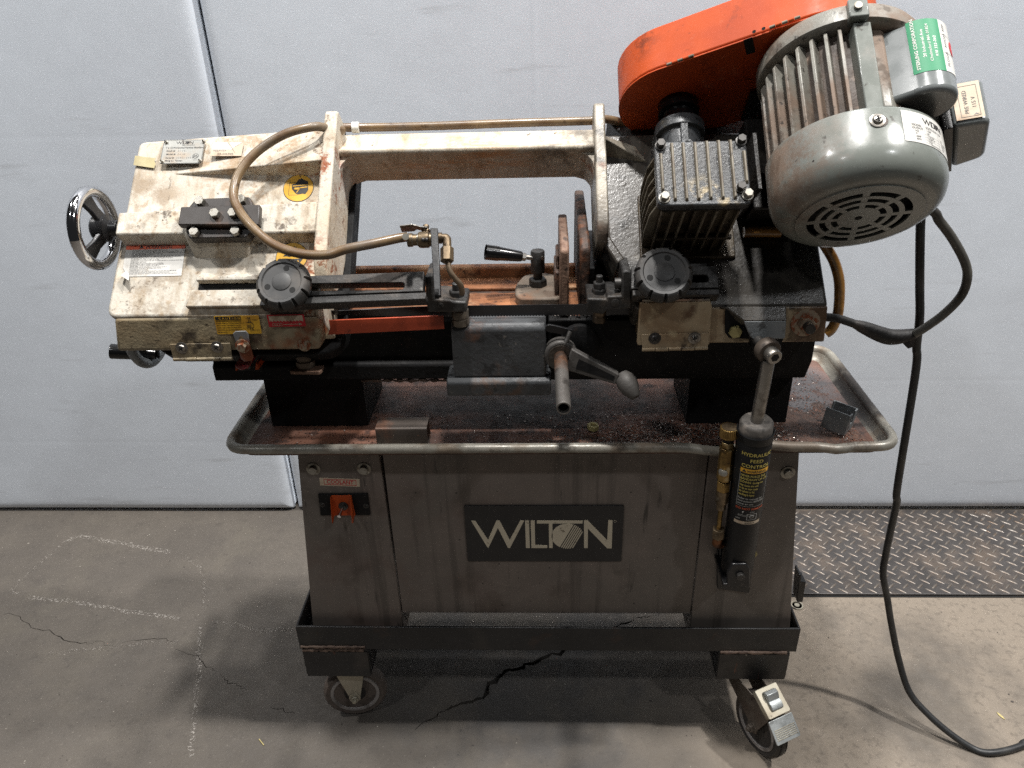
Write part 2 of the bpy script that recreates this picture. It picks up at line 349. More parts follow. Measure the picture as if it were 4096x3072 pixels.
m_tray = bm_('rusty_tray_floor', S(118, 84, 70), .6, var=.12, bump=.001, bsc=160, layers=[
    L(S(66,48,42), 8, .42, .62, .8), L(S(120,78,58), 14, .52, .66, .7), L(S(44,32,28), 26, .54, .64, .8),
    L(S(26,22,20), 7, .30, .55, .9, c=(-.02,1.30,.69), r=.20, soft=.5), L(S(40,36,36), 9, .34, .56, .95, c=(.46,1.2,.70), r=.16), L(S(86,84,86), 40, .36, .52, .9, c=(.45,1.31,.69), r=.15, rough=.8), L(S(200,180,150), 160, .70, .75, .8)])  # dark centre patch: shade under the bed put into the floor colour
m_trayrim = bm_('worn_tray_rim', S(146, 142, 132), .36, met=.15, var=.08, bump=.0006, bsc=70, layers=[
    L(S(106,88,70), 16, .46, .64, .7, ro=.6), L(S(64,52,42), 30, .54, .66, .7), L(S(186,182,172), 30, .6, .72, .6), L(S(34,28,24), 8, .28, .52, 1, c=(.56,1.25,.70), r=.15, soft=.6),
    L(S(60,50,42), 14, .40, .58, .7, c=(-.5,1.12,.71), r=.05)])
m_rail = mat('black_angle_iron', S(34, 34, 35), .42, met=.2, var=.1, bump=.0002, bsc=120, layers=[L(S(60,56,52), 10, .5, .7, .6), L(S(120,112,104), 150, .70, .75, .8), L(S(52,40,34), 16, .62, .7, .6)])
m_weld = mat('rusty_weld', S(92, 74, 62), .7, var=.12, bump=.0012, bsc=120, layers=[L(S(60,44,36), 60, .48, .6, .8)])
m_blockpaint = mat('chipped_black_block', S(24, 24, 26), .4, var=.1, layers=[L(S(120,62,36), 20, .63, .68, .9, st=(2,1,.3)), L(S(150,140,130), 26, .68, .71, .9), L(S(66,58,52), 12, .56, .7, .5)])
m_tyre = mat('grey_rubber', S(90, 81, 75), .7, var=.1, layers=[L(S(110,96,86), 14, .5, .7, .5), L(S(38,34,32), 30, .56, .66, .5)])
m_tyredk = mat('dark_rubber', S(46, 43, 41), .7, var=.1, layers=[L(S(86,74,66), 16, .5, .7, .5)])
m_wheelring = mat('grey_wheel_core', S(146, 141, 138), .55, var=.08, layers=[L(S(60,54,50), 24, .5, .66, .7)])
m_wheelpit = mat('black_wheel_core', S(30, 28, 27), .6, var=.1)
m_zinc = mat('zinc_plated_steel', S(178, 172, 156), .42, met=.55, var=.08, layers=[L(S(120,106,86), 14, .46, .66, .6), L(S(66,56,46), 50, .60, .68, .8)])
m_zincd = mat('dirty_zinc_steel', S(96, 88, 80), .5, met=.4, var=.1, layers=[L(S(74,62,54), 16, .44, .64, .8), L(S(44,38,34), 60, .58, .66, .8)])
m_pedal = mat('scuffed_zinc_pedal', S(168, 172, 172), .4, met=.55, var=.08, bump=.0003, bsc=200, layers=[L(S(110,110,108), 40, .5, .66, .6)])
m_hose = bm_('amber_hose', S(118, 98, 72), .38, var=.1, coat=.12, layers=[L(S(88,62,38), 18, .42, .64, .7), L(S(104,94,84), 11, .5, .68, .8), L(S(60,44,30), 60, .6, .68, .7)])
m_hosepale = bm_('pale_amber_hose', S(160, 116, 60), .2, var=.1, coat=.5, layers=[L(S(96,62,26), 26, .46, .62, .8)])
m_tie = bm_('white_cable_tie', S(222, 222, 216), .4, var=.03)
m_brass = bm_('aged_brass', S(150, 122, 72), .38, met=.8, var=.1, layers=[L(S(84,66,38), 24, .46, .64, .8), L(S(190,176,140), 40, .58, .7, .6), L(S(46,36,26), 60, .58, .66, .7)])
m_brassd = bm_('tarnished_fitting', S(122, 106, 84), .42, met=.7, var=.1, layers=[L(S(74,62,48), 30, .46, .62, .8), L(S(160,152,136), 60, .6, .68, .6)])
m_cyl = bm_('satin_black_cylinder', S(15, 16, 18), .42, spec=.3, var=.08, layers=[L(S(60,58,56), 60, .68, .73, .8), L(S(48,47,46), 9, .5, .7, .5)])
m_cylcap = bm_('dusty_cylinder_cap', S(80, 76, 72), .6, var=.1, layers=[L(S(120,112,104), 40, .52, .66, .7), L(S(34,32,30), 60, .54, .64, .7)])
m_cord = mat('black_rubber_cord', S(36, 37, 38), .45, var=.08, layers=[L(S(74,72,68), 14, .5, .7, .5)])
m_cordgrey = mat('grey_rubber_cord', S(86, 84, 78), .5, var=.08, layers=[L(S(52,48,44), 10, .46, .62, .8)])
m_cordoil = mat('oily_wrapped_cord', S(28, 25, 24), .6, var=.15, bump=.0015, bsc=90, layers=[L(S(66,58,54), 30, .54, .66, .6)])
m_hole = bm_('dark_cavity', S(8, 8, 8), .8, var=0)
m_blade = bm_('saw_blade_steel', S(74, 74, 76), .3, met=.8, var=.06, layers=[L(S(38,36,36), 20, .5, .66, .7, st=(.3,1,1))])
m_chip = mat('steel_chip', S(190, 180, 172), .35, met=.6, var=0)
m_chip2 = mat('rust_chip', S(108, 64, 44), .6, met=.2, var=0)
m_chip3 = mat('dark_chip', S(46, 38, 34), .6, met=.2, var=0)
m_galv = mat('galvanised_steel', S(122, 126, 128), .5, met=.4, var=.08, bump=.0008, bsc=140, layers=[L(S(150,152,150), 50, .56, .64, .8), L(S(46,46,48), 12, .5, .66, .7)])
m_tube = mat('mill_scale_steel', S(84, 76, 70), .5, met=.3, var=.1, layers=[L(S(120,82,62), 14, .48, .66, .7), L(S(48,44,42), 20, .5, .64, .7), L(S(150,110,84), 80, .66, .7, .8)])
# sticker inks
def ink(n, c, ro=.45): return bm_(n, c, ro, var=0)
i_white = bm_('sticker_white', S(196, 194, 189), .42, var=.04, layers=[L(S(150,138,120), 24, .56, .7, .6)])
i_paper = bm_('worn_paper', S(196, 180, 158), .6, var=.06, layers=[L(S(140,108,80), 20, .5, .66, .7)])
i_plate = bm_('aluminium_plate', S(150, 150, 145), .45, met=.2, var=.04, layers=[L(S(150,126,98), 14, .52, .68, .7), L(S(70,52,40), 60, .64, .69, .8)])
i_black = ink('print_black', S(26, 25, 26)); i_grey = ink('print_grey', S(110, 108, 106)); i_red = ink('print_red', S(188, 34, 44)); i_orange = ink('print_orange', S(216, 92, 52))
i_yellow = bm_('sticker_yellow', S(200, 154, 42), .42, var=.06, layers=[L(S(156,108,32), 30, .50, .66, .7), L(S(84,60,28), 60, .58, .66, .8, rough=.75)])
i_green = ink('print_green', S(16, 122, 80), .55); i_gold = ink('print_gold', S(206, 188, 96)); i_amberp = ink('print_amber', S(224, 168, 40)); i_silver = ink('print_silver', S(176, 176, 172))
i_tape = bm_('old_tape', S(172, 160, 118), .5, var=.08, layers=[L(S(120,106,72), 20, .46, .64, .6)])
i_logow = bm_('logo_cream', S(206, 196, 174), .5, var=.03, layers=[L(S(116,104,88), 90, .62, .67, .8)])
i_logob = bm_('logo_black', S(26, 26, 28), .42, var=.04, layers=[L(S(150,140,126), 90, .715, .74, .9), L(S(52,50,48), 10, .55, .7, .4)])

# ------------------------------------------------------------------ setting
m_floor = mat('concrete', S(88, 82, 75), .72, var=.05, bump=.0009, bsc=180, bump2=.0006, bsc2=22, layers=[
    L(S(76,71,66), 3.2, .40, .62, .6), L(S(94,88,79), 5, .52, .70, .6), L(S(70,65,60), 30, .52, .66, .5, rough=.75), L(S(112,106,98), 110, .58, .66, .6, rough=.75),
    L(S(54,50,47), 140, .58, .65, .7, rough=.75), L(S(150,145,136), 45, .10, .92, 1, kind='spots'), L(S(62,57,53), 40, .16, .86, .8, kind='spots'),
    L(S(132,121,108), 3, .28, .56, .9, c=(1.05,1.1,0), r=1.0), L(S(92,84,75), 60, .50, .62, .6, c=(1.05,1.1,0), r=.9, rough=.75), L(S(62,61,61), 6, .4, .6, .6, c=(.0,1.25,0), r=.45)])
m_crack = mat('crack_dirt', S(58, 54, 51), .9, var=.1)
m_panel = mat('grey_vinyl_panel', S(222, 229, 238), .55, var=.012, bump=.00025, bsc=700, bump2=.0012, bsc2=4.0, layers=[
    L(S(216,222,231), 2.2, .42, .66, .4), L(S(150,150,150), 40, .72, .76, .4), L(S(178,180,184), 9, .60, .74, .35, st=(.4,1,3)), L(S(224,226,228), 9, .02, .90, 1, kind='spots')])
m_seam = mat('panel_trim', S(150, 152, 154), .5, var=.02)
m_plate = mat('tread_steel', S(80, 77, 76), .42, met=.45, var=.1, bump=.0004, bsc=120, layers=[L(S(118,104,92), 9, .46, .68, .6), L(S(70,68,68), 26, .54, .66, .5)])
m_lug = mat('worn_tread_lug', S(122, 116, 110), .36, met=.5, var=.12, layers=[L(S(96,78,62), 26, .42, .62, .8), L(S(160,154,148), 40, .58, .68, .6)])
m_chalk = mat('chalk', S(158, 152, 145), .9, var=0, alpha=(170, .50, .68))
m_chalkf = mat('faint_chalk', S(146, 140, 133), .9, var=0, alpha=(160, .54, .70))

def ribbon(path, wfn, jag=0, seed=1):
    rnd = random.Random(seed); Lp = []; Rp = []; P = [Vector(p) for p in path]
    for i, p in enumerate(P):
        t = (P[min(i+1, len(P)-1)]-P[max(0, i-1)]).normalized(); n = Vector((-t.y, t.x)); w = wfn(i/(len(P)-1))*.5
        Lp.append(tuple(p+n*(w*(1+rnd.uniform(-jag, jag))))); Rp.append(tuple(p-n*(w*(1+rnd.uniform(-jag, jag)))))
    return Lp + Rp[::-1]
def fine(path, sub, jit, seed):
    rnd = random.Random(seed); P = [Vector(p) for p in path]; out = []
    for a, b in zip(P, P[1:]):
        for k in range(sub): out.append(a.lerp(b, k/sub) + (Vector((rnd.gauss(0, jit), rnd.gauss(0, jit))) if out else Vector((0, 0))))
    out.append(P[-1]); return out
cr_pts = [('p', 1660,2920), ('p',1790,2830), ('p',1930,2790), ('p',2000,2700), ('p',2100,2655), ('p',2250,2600), ('p',2430,2520), ('p',2560,2470), ('p',2680,2452)]
cr_big = ribbon(fine([zq(*p, 0) for p in cr_pts], 7, .0035, 3), lambda t: .002+.008*math.sin(PI*min(1, t*1.05))**1.5, .7, 4)
cr_thin = [ribbon(fine([zq('c2', u, v, 0) for u, v in pts], 4, .0025, 8+i), lambda t, w=w: .0006+w*.55*math.sin(PI*t), .5, 5+i) for i, (pts, w) in enumerate([
    ([(20,790),(110,800),(170,865),(270,890),(370,935),(480,958),(560,945),(640,965)], .0022),
    ([(690,950),(800,932),(930,922),(985,945)], .0018),
    ([(985,980),(1090,1015),(1140,1050),(1185,1095),(1225,1112)], .0020),
    ([(1250,1125),(1285,1170),(1340,1190),(1395,1215)], .0024),
    ([(1530,1315),(1600,1330),(1670,1352)], .0030)])]
FX0, FX1, FY0, FY1 = -4, 4, -2.5, 4.5
from mathutils.geometry import delaunay_2d_cdt
holes = [cr_big]+cr_thin
fv = [(FX0,FY0),(FX1,FY0),(FX1,FY1),(FX0,FY1)]; fe = [(0,1),(1,2),(2,3),(3,0)]
for l in holes:
    b = len(fv); fv += [tuple(p) for p in l]; fe += [(b+i, b+(i+1) % len(l)) for i in range(len(l))]
cv, ce, cf, *_x = delaunay_2d_cdt([Vector(p) for p in fv], fe, [], 0, 1e-6)
def winding(p, loop):
    w = 0; n = len(loop)
    for i in range(n):
        a, b = loop[i], loop[(i+1) % n]
        if (a[1] <= p[1]) != (b[1] <= p[1]):
            x = a[0]+(p[1]-a[1])/(b[1]-a[1])*(b[0]-a[0])
            if x > p[0]: w += 1 if b[1] > a[1] else -1
    return w
boxes = [(min(p[0] for p in l), max(p[0] for p in l), min(p[1] for p in l), max(p[1] for p in l)) for l in holes]
keep = []
for f in cf:
    c = sum((cv[i] for i in f), Vector((0, 0)))/len(f)
    if not any(bx[0] < c.x < bx[1] and bx[2] < c.y < bx[3] and winding(c, l) for bx, l in zip(boxes, holes)): keep.append(tuple(f))
mb = MB(); mb.add([Vector((p.x, p.y, 0)) for p in cv], keep)
for l in holes:
    n = len(l); mb.add([Vector((a, b, z)) for z in (0, -.012) for a, b in l], [(i, (i+1) % n, n+(i+1) % n, n+i) for i in range(n)])
floor = part('floor', mb, m_floor, None, kind='structure', smooth=False)
mb = MB(); mb.box(FX0, FX1, FY0, FY1, -.05, -.0125); part('floor_subbase', mb, m_crack, None, kind='structure', smooth=False)
for nm, w, pts, mm in (('chalk_line', .014, [(355,390),(440,345),(640,378),(830,415),(960,440)], m_chalk), ('chalk_line', .009, [(1040,460),(1130,520),(1160,600),(1152,770)], m_chalkf),
    ('chalk_line', .010, [(355,390),(200,520),(100,610),(70,655),(110,680)], m_chalkf), ('chalk_line', .012, [(155,688),(440,725),(740,775),(1020,815)], m_chalk), ('chalk_line', .011, [(1200,830),(1330,850),(1480,885),(1660,870)], m_chalkf),
    ('chalk_line', .009, [(240,1015),(420,990),(600,978),(760,962),(1010,945)], m_chalkf), ('chalk_line', .010, [(1135,860),(1128,1050),(1112,1250),(1095,1450),(1080,1600)], m_chalk)):
    P2 = fine([zq('c2', u, v, 0) for u, v in pts], 8, .0016, int(pts[0][0]))
    mb = MB(); mb.prism(ribbon(P2, lambda t: w, .3, 3), .0004, .0007); part(nm, mb, mm, None, kind='structure', smooth=False)
# wall panels
def panel(x0, x1, y, z0, z1, th, crease, label, seed, wr=()):
    mb = MB()
    def axis(lo, hi, n, marks):
        c = {round(lo+(hi-lo)*i/n, 4) for i in range(n+1)} | {round(lo+.003*i, 4) for i in range(1, 12)} | {round(hi-.003*i, 4) for i in range(1, 12)}
        for m in marks: c |= {round(m+.0035*i, 4) for i in range(-9, 10) if lo < m+.0035*i < hi}
        return sorted(c)
    xs = axis(x0, x1, 50, [p[0] for p in crease if p[2] == 'v']); zs = axis(z0, z1, 60, [p[0] for p in crease if p[2] == 'h'])
    def disp(x, z):
        w = .002*math.sin(x*2.1+seed)*math.sin(z*2.9+seed*2)+.0012*math.sin(5*x+3*z+seed)
        for p, amp, k, lo, hi in crease:
            q, o = (x, z) if k == 'v' else (z, x)
            f = min(1, max(0, (o-lo)/.15))*min(1, max(0, (hi-o)/.15)); w += amp*f*math.exp(-((q-p-.004*math.sin(o*2.3))/.006)**2)
        for cx, cz, a, l in wr:   # little pulls in the cover
            u = (x-cx)*math.cos(a)+(z-cz)*math.sin(a); v = -(x-cx)*math.sin(a)+(z-cz)*math.cos(a)
            if abs(u) < l*2: w -= .0011*math.exp(-(u/l)**2-(v/.012)**2)
        e = max(0, min(x-x0, x1-x, z-z0+.004, z1-z)); return w+.020*math.exp(-e/.008)
    nx = len(xs); V = [(x, y+disp(x, z), z) for z in zs for x in xs]
    mb.add(V, [(j*nx+i, j*nx+i+1, (j+1)*nx+i+1, (j+1)*nx+i) for j in range(len(zs)-1) for i in range(nx-1)])
    mb.box(x0+.004, x1-.004, y+.023, y+th, z0, z1)
    solo('partition_panel', mb, m_panel, label, 'wall panel', 'grey padded partition panels', angle=180, recalc=False)
panel(-2.6, -.742, 1.815, .008, 3.0, .05, [(1.09, .00008, 'h', -2.6, -.70), (.25, .00008, 'h', -2.6, -.6)], 'light grey padded wall panel with soft edge, behind the chrome handwheel', 3,
      [(-.83, 1.52, .4, .05), (-.80, 1.30, -.5, .04), (-.80, .9, .6, .05), (-.82, .12, .5, .05), (-1.0, .10, .1, .10), (-1.5, .35, -.1, .15), (-.95, 1.68, .1, .06), (-.79, .22, 1.2, .06)])
panel(-.733, 2.6, 1.815, .008, 3.0, .05, [(-.012, -.0005, 'v', .5, 3.2), (.425, .0001, 'h', .5, 2.6), (.61, .00006, 'h', -.7, .5)], 'wide smooth grey wall panel behind the motor and hanging cord', 11,
      [(-.66, 1.28, -.9, .04), (-.2, 1.1, -1.3, .12), (1.2, .7, .3, .2), (.9, .3, -.2, .15)])
mb = MB(); mb.box(-2.6, 2.6, 1.87, 1.9, 0, 3.0); part('wall', mb, m_crack, None, kind='structure')
# tread plate
mb = MB(); PX0, PX1, PY0, PY1 = .45, 2.2, 1.472, 1.812
mb.box(PX0, PX1, PY0, PY1, .001, .006)
tp = thing('tread_plate', 'grey steel diamond tread plate on the floor below the wall panel', 'floor plate', (1.0, 1.64, 0))
part('plate', mb, m_plate, tp, bevel=.001)
mb = MB(); mb.box(PX0, PX1, PY0-.006, PY0-.0012, .0005, .0016); part('edge_gap', mb, m_hole, tp)
lug = MB(); ll, lw = .0138, .0040
lug.loft([[Vector((math.cos(a)*ll*k, math.sin(a)*lw*k*(1-.35*abs(math.cos(a))), h)) for a in [2*PI*i/10 for i in range(10)]] for k, h in ((1, 0), (.72, .0014), (.3, .002))])
lug_me = lug.mesh('lug', [m_lug]); stuff = MB(); cells = []
rows = int((PY1-PY0)/.0168); 
for j in range(rows+1):
    for i in range(int((PX1-PX0)/.036)):
        x = PX0+.012+i*.036+(.018 if j % 2 else 0); y = PY0+.012+j*.0168
        if y < PY1-.008: cells.append((x, y, R(42) if j % 2 else R(-42)))
cells.sort(key=lambda c: abs(c[0]-.95)+abs(c[1]-1.5)*.3)
for i, (x, y, a) in enumerate(cells):
    M = Matrix.Translation((x, y, .006)) @ Matrix.Rotation(a, 4, 'Z')
    if i < 300: inst('lug', lug_me, M, tp)
    else: stuff.add([M @ p for p in lug.v], lug.f)
part('lugs', stuff, m_lug, tp, kind='stuff', label='raised diamond lugs further along the plate')
# ------------------------------------------------------------------ shared small hardware
def hexbolt(name, mats, r=.0065, h=.006, washer=0, dome=False, stud=0, hexr=6):
    mb = MB(); I = Matrix.Identity(4); z = 0
    if washer: mb.lathe([(washer*.5, -.0005), (washer, -.0005), (washer, .0012), (washer*.9, .0016), (washer*.5, .0016)], I, 24); z = .0014
    k = [(r*math.cos(2*PI*i/hexr), r*math.sin(2*PI*i/hexr)) for i in range(hexr)]
    mb.prism(k, z, z+h*.82, I, 0); k2 = [(a*.9, b*.9) for a, b in k]; mb.prism(k, z+h*.82, z+h, I, 0, poly1=k2)
    if stud: mb.lathe([(r*.55, z+h), (r*.55, z+h+stud), (r*.45, z+h+stud+.001)], I, 16)
    return mb.mesh(name, mats, None, 30)
def panscrew(name, mats, r=.006):
    mb = MB(); I = Matrix.Identity(4)
    mb.lathe([(r*1.55, -.0004), (r*1.55, .0008), (r*1.4, .0011), (r, .0011), (r*.96, .0022), (r*.75, .0036), (r*.4, .0042), (.0002, .0044)], I, 24)
    w = r*.14
    for a, b in ((r*.6, w), (w, r*.6)): mb.prism([(-a,-b),(a,-b),(a,b),(-a,b)], .0034, .0046, I, 1)
    return mb.mesh(name, mats, None, 30)
me_bolt = hexbolt('bolt', [m_bolt]); me_boltd = hexbolt('bolt', [m_boltd], .0068, .0075, .0095); me_boltr = hexbolt('bolt', [m_boltr], .007, .006, .011)
me_boltw = hexbolt('bolt', [m_bolt], .0075, .006, .0125, hexr=14); me_screw = panscrew('screw', [m_steel, m_hole]); me_screwd = panscrew('screw', [m_boltd, m_hole])
def put(name, me, p, n, parent, roll=0, s=1, label=None):
    return inst(name, me, axis_frame(p, n) @ Matrix.Rotation(roll, 4, 'Z') @ Matrix.Scale(s, 4), parent, label)

# ------------------------------------------------------------------ rolling base
dolly = thing('rolling_base', 'black angle iron rolling base with four grey casters under the saw stand', 'equipment dolly', (0, 1.24, 0))
RX, RY0, RY1 = .485, 1.08, 1.40
def rail(poly, c0, c1, M): return MB().prism(poly, c0, c1, M)
ang = [(0,0),(0,.06),(.005,.06),(.005,.005),(.05,.005),(.05,0)]
part('rail', MB().prism([(RY0+a, .228+b) for a, b in ang], -RX, RX, MYZ), m_rail, dolly, .0012)
part('rail', MB().prism([(RY1-a, .228+b) for a, b in ang], -RX, RX, MYZ), m_rail, dolly, .0012)
part('rail', MB().prism([(-RX+a*.9, .2285+b) for a, b in ang], RY0+.0052, RY1-.0052, MXZ), m_rail, dolly, .0012)
part('rail', MB().prism([(RX-a*.9, .2285+b) for a, b in ang], RY0+.0052, RY1-.0052, MXZ), m_rail, dolly, .0012)
for s in (-1, 1):
    x0, x1 = (-.482, -.350) if s < 0 else (.338, .474)
    o = part('caster_block', MB().prism(rect(x0, .152, x1, .2275, .006), RY0+.001, RY1-.001, MXZ, 0, holes=[rect(x0+.006, .158, x1-.006, .2215, .004)[::-1]]), m_blockpaint, dolly)
    P = [Vector((x0+.002+(x1-x0-.01)*i/30, RY0-.0004+random.uniform(-.0004, .0004), .2265+random.uniform(-.0006, .0006))) for i in range(31)]
    rw = [random.uniform(.0024, .0042) for _ in range(32)]
    part('weld_bead', MB().tube(P, lambda t, rw=rw: rw[int(t*31)], 8, 0, 1, False), m_weld, dolly)
    part('end_cap', MB().prism(rect(x0+.0015, .1535, x1-.0015, .2215, .003), RY0-.0012, RY0+.0008, MXZ), m_blockpaint, dolly)
rw2 = [random.uniform(.0020, .0038) for _ in range(32)]
part('weld_bead', MB().tube([Vector((-.482+.128*i/30, RY0-.0006+random.uniform(-.0004, .0004), .2350+random.uniform(-.0008, .0008))) for i in range(31)], lambda t: rw2[int(t*31)], 8, 0, 1, False), m_weld, dolly)
def caster(x, y, ang, brake, tyre, zinc, th=.034, r=.066, trail=.03):
    # swivel axis at (x, y); wheel centre 'trail' along direction ang, wheel axis perpendicular
    dv = Vector((math.cos(ang), math.sin(ang), 0)); av = Vector((-math.sin(ang), math.cos(ang), 0))  # av = axle
    c = Vector((x, y, 0)) + dv*trail + Vector((0, 0, r)); M = axis_frame(c, av)
    w = part('wheel', MB().lathe([(r*.76, -th/2+.004), (r*.9, -th/2+.001), (r*.97, -th/2+.005), (r, -th/2+.011), (r, th/2-.011), (r*.97, th/2-.005), (r*.9, th/2-.001), (r*.76, th/2-.004)], M, 44), tyre, dolly)
    for sgn in (-1, 1):
        part('wheel_ring', MB().lathe([(r*.78, sgn*(th/2-.006)), (r*.77, sgn*(th/2-.0015)), (r*.68, sgn*(th/2-.0015)), (r*.64, sgn*(th/2-.008))], M, 40), m_wheelring, w)
        part('wheel_core', MB().lathe([(r*.66, sgn*(th/2-.008)), (r*.36, sgn*(th/2-.009)), (r*.34, sgn*(th/2-.003)), (r*.16, sgn*(th/2-.002)), (.002, sgn*(th/2-.002))], M, 32), m_wheelpit, w)
    if brake: part('tread_groove', MB().lathe([(r+.0004, .005), (r+.0006, .0062), (r+.0004, .0074)], M, 40, caps=False).lathe([(r+.0004, -.0074), (r+.0006, -.0062), (r+.0004, -.005)], M, 40, caps=False), m_hole, w)
    zt = .150
    f = MB(); top = Vector((x, y, zt))
    f.lathe([(.031, -.006), (.033, -.002), (.034, 0)], axis_frame(top - Vector((0, 0, .002)), Z_), 28)
    for sgn in (-1, 1):
        off = av*(sgn*(th/2+.004))
        A = [c + dv*u + Vector((0, 0, z)) for u, z in ((-.011, -.010), (0, -.014), (.011, -.010), (.013, .004), (.034 if brake else .024, .054), (.004 if brake else .026, zt-r-.008), (-trail-.018, zt-r-.008), (-trail-.016, .062), (-.012, .004))]
        f.loft([[p+off for p in A], [p+off+av*(sgn*.0028) for p in A]])
    f.loft([[top + dv*a + av*b + Vector((0, 0, z)) for a, b in ((-.022,-th/2-.004),(.024,-th/2-.004),(.024,th/2+.004),(-.022,th/2+.004))] for z in (-.0105, -.0075)])
    fk = part('caster_fork', f, zinc, dolly, .0008)
    part('top_plate', MB().box(x-.05, x+.05, y-.038, y+.038, zt-.0005, zt+.0018), m_zincd, dolly, .0006)
    me = hexbolt('axle_nut', [zinc], .009, .007, .012, stud=.004)
    for sgn in (-1, 1): put('axle_nut', me, c+av*(sgn*(th/2+.007)), av*sgn, fk)
    if brake:
        b0 = c + dv*.014 + Vector((0, 0, .082)); dn = (dv*.86 + Vector((0, 0, -.50))).normalized(); nn = av.cross(dn)
        if nn.z < 0: nn = -nn
        MP = frame(b0, av, dn, nn)
        part('brake_housing', MB().prism(rect(-.026, -.026, .026, .030, .004), -.008, .004, MP), m_zinc, dolly, .001)
        rk = [( -.018, .004), (-.016, .012), (-.009, .0155), (-.002, .012), (.002, .008), (.010, .0105), (.018, .008), (.020, .004)]
        part('brake_rocker', MB().prism(rk, -.013, .013, frame(b0+nn*.001, dn, nn, av)), m_pedal, dolly, .0008)
        MP2 = frame(b0 + dn*.032 - nn*.003, av, (dn*.97-nn*.24).normalized(), (nn*.97+dn*.24).normalized())
        pd = part('brake_pedal', MB().prism(rect(-.028, 0, .028, .044, .003), 0, .003, MP2), m_pedal, dolly, .0008)
        part('pedal_rib', (lambda q: [q.prism(rect(-.024, .018+.0035*i, .024, .0195+.0035*i), .003, .0037, MP2) for i in range(6)] and q)(MB()), m_zinc, pd)
    return w
caster(-.415, 1.122, R(8), False, m_tyre, m_zinc, trail=.012)
caster(.392, 1.124, R(-64), True, m_tyredk, m_zincd, trail=.086, th=.030)
caster(-.415, 1.352, R(90), False, m_tyre, m_zincd); caster(.408, 1.352, R(60), False, m_tyre, m_zincd)

# ------------------------------------------------------------------ the saw: stand
saw = thing('bandsaw', 'large horizontal metal cutting band saw with cream head, orange belt guard and grey stand', 'band saw', tuple(ROOT))
SY0, SY1 = 1.10, 1.385
for s, top, bot in ((-1, (-.424, -.283), (-.461, -.2785)), (1, (.282, .430), (.2815, .476))):
    mb = MB(); th = .0022
    p0 = [(bot[0], .236), (bot[1], .236), (top[1], .677), (top[0], .677)]
    mb.prism(p0, SY0, SY0+th, MXZ); mb.prism(p0, SY1-th, SY1, MXZ)
    for a, b in ((0, 3), (1, 2)):
        q0, q1 = p0[a], p0[b]; d = th if (q0[0] < (bot[0]+bot[1])/2) else -th
        mb.loft([[Vector((q0[0], y, q0[1])), Vector((q0[0]+d, y, q0[1])), Vector((q1[0]+d, y, q1[1])), Vector((q1[0], y, q1[1]))] for y in (SY0+th, SY1-th)])
    leg = part('stand_leg', mb, m_stand, saw, .0012)
    xs = ((-.401, .645), (-.312, .645)) if s < 0 else ((.417, .634), (.335, .62))
    for k, (x, z) in enumerate(xs):
        if s > 0 and k: continue
        put('bolt', me_boltw, Vector((x, SY0, z)), -Y_, leg, .3*k)
mb = MB(); mb.box(-.2775, .2800, SY0+.004, SY0+.006, .305, .677); mb.box(-.2775, .2800, SY0+.004, SY0+.03, .3028, .3048); pan = part('stand_panel', mb, m_stand, saw, .0008, label='front panel of the stand with the black logo plate')
mb = MB(); mb.box(-.277, .280, SY1-.006, SY1-.004, .305, .677); part('stand_panel', mb, m_stand, saw)
mb = MB(); mb.box(-.30, .30, SY0+.012, SY1-.012, .664, .668); part('stand_shelf', mb, m_stand, saw)
# logo plate
lp = [yq('c1', u, v, SY0) for u, v in ((345,165),(1760,165),(1742,658),(378,658))]
LX0 = sum(p[0] for p in (lp[0], lp[3]))/2; LX1 = sum(p[0] for p in (lp[1], lp[2]))/2; LZ1 = (lp[0][1]+lp[1][1])/2; LZ0 = (lp[2][1]+lp[3][1])/2
def clipc(poly, n, c):   # keep n.p <= c
    out = []
    for i, p in enumerate(poly):
        q = poly[(i+1) % len(poly)]; a = p[0]*n[0]+p[1]*n[1]-c; b = q[0]*n[0]+q[1]*n[1]-c
        if a <= 0: out.append(p)
        if (a < 0 < b) or (b < 0 < a): t = a/(a-b); out.append((p[0]+(q[0]-p[0])*t, p[1]+(q[1]-p[1])*t))
    return out
def logo_px():
    W = [(408,295),(445,295),(557,465),(632,293),(658,293),(750,465),(842,293),(878,293),(752,537),(735,537),(645,360),(560,537),(545,520)]
    I = [(885,293),(920,293),(928,537),(893,537)]; Lt = [(935,293),(970,293),(975,510),(1082,512),(1082,537),(942,537)]
    T = [(990,293),(1395,293),(1393,320),(1127,320),(1130,537),(1098,537),(1095,320),(990,320)]
    N_ = [(1407,290),(1440,293),(1612,468),(1622,290),(1660,290),(1652,540),(1612,540),(1442,365),(1440,537),(1407,537)]
    C = circ(1262,432,142,48,110); d = Vector((125,-205)).normalized(); n = Vector((-d.y, d.x)); n = n if n.x > 0 else -n
    b = Vector((1318,325)).dot(n); out = [W, I, Lt, T, N_, clipc(C, n, b)]
    for k in range(6):
        s0 = b+9+k*17; q = clipc(clipc(C, n, s0+9.5), -n, -s0)
        q = clipc(q, (1, 0), 1402) if len(q) > 2 else q
        if len(q) > 2: out.append(q)
    return [o for o in out if len(o) > 2]
LOGO = logo_px()
def logo_polys(w):    # unit logo: width w, origin bottom-left
    return [[((u-408)/1252*w, (540-v)/1252*w) for u, v in o] for o in LOGO]
lg = part('logo_plate', MB().prism(rect(LX0, LZ0, LX1, LZ1, .003), SY0+.001, SY0+.0039, MXZ), i_logob, saw, .0006)
mb = MB()
for o in LOGO: mb.prism([yq('c1', u, v, SY0) for u, v in o], SY0+.0004, SY0+.0011, MXZ)
cx, cz = yq('c1', 1682, 300, SY0)
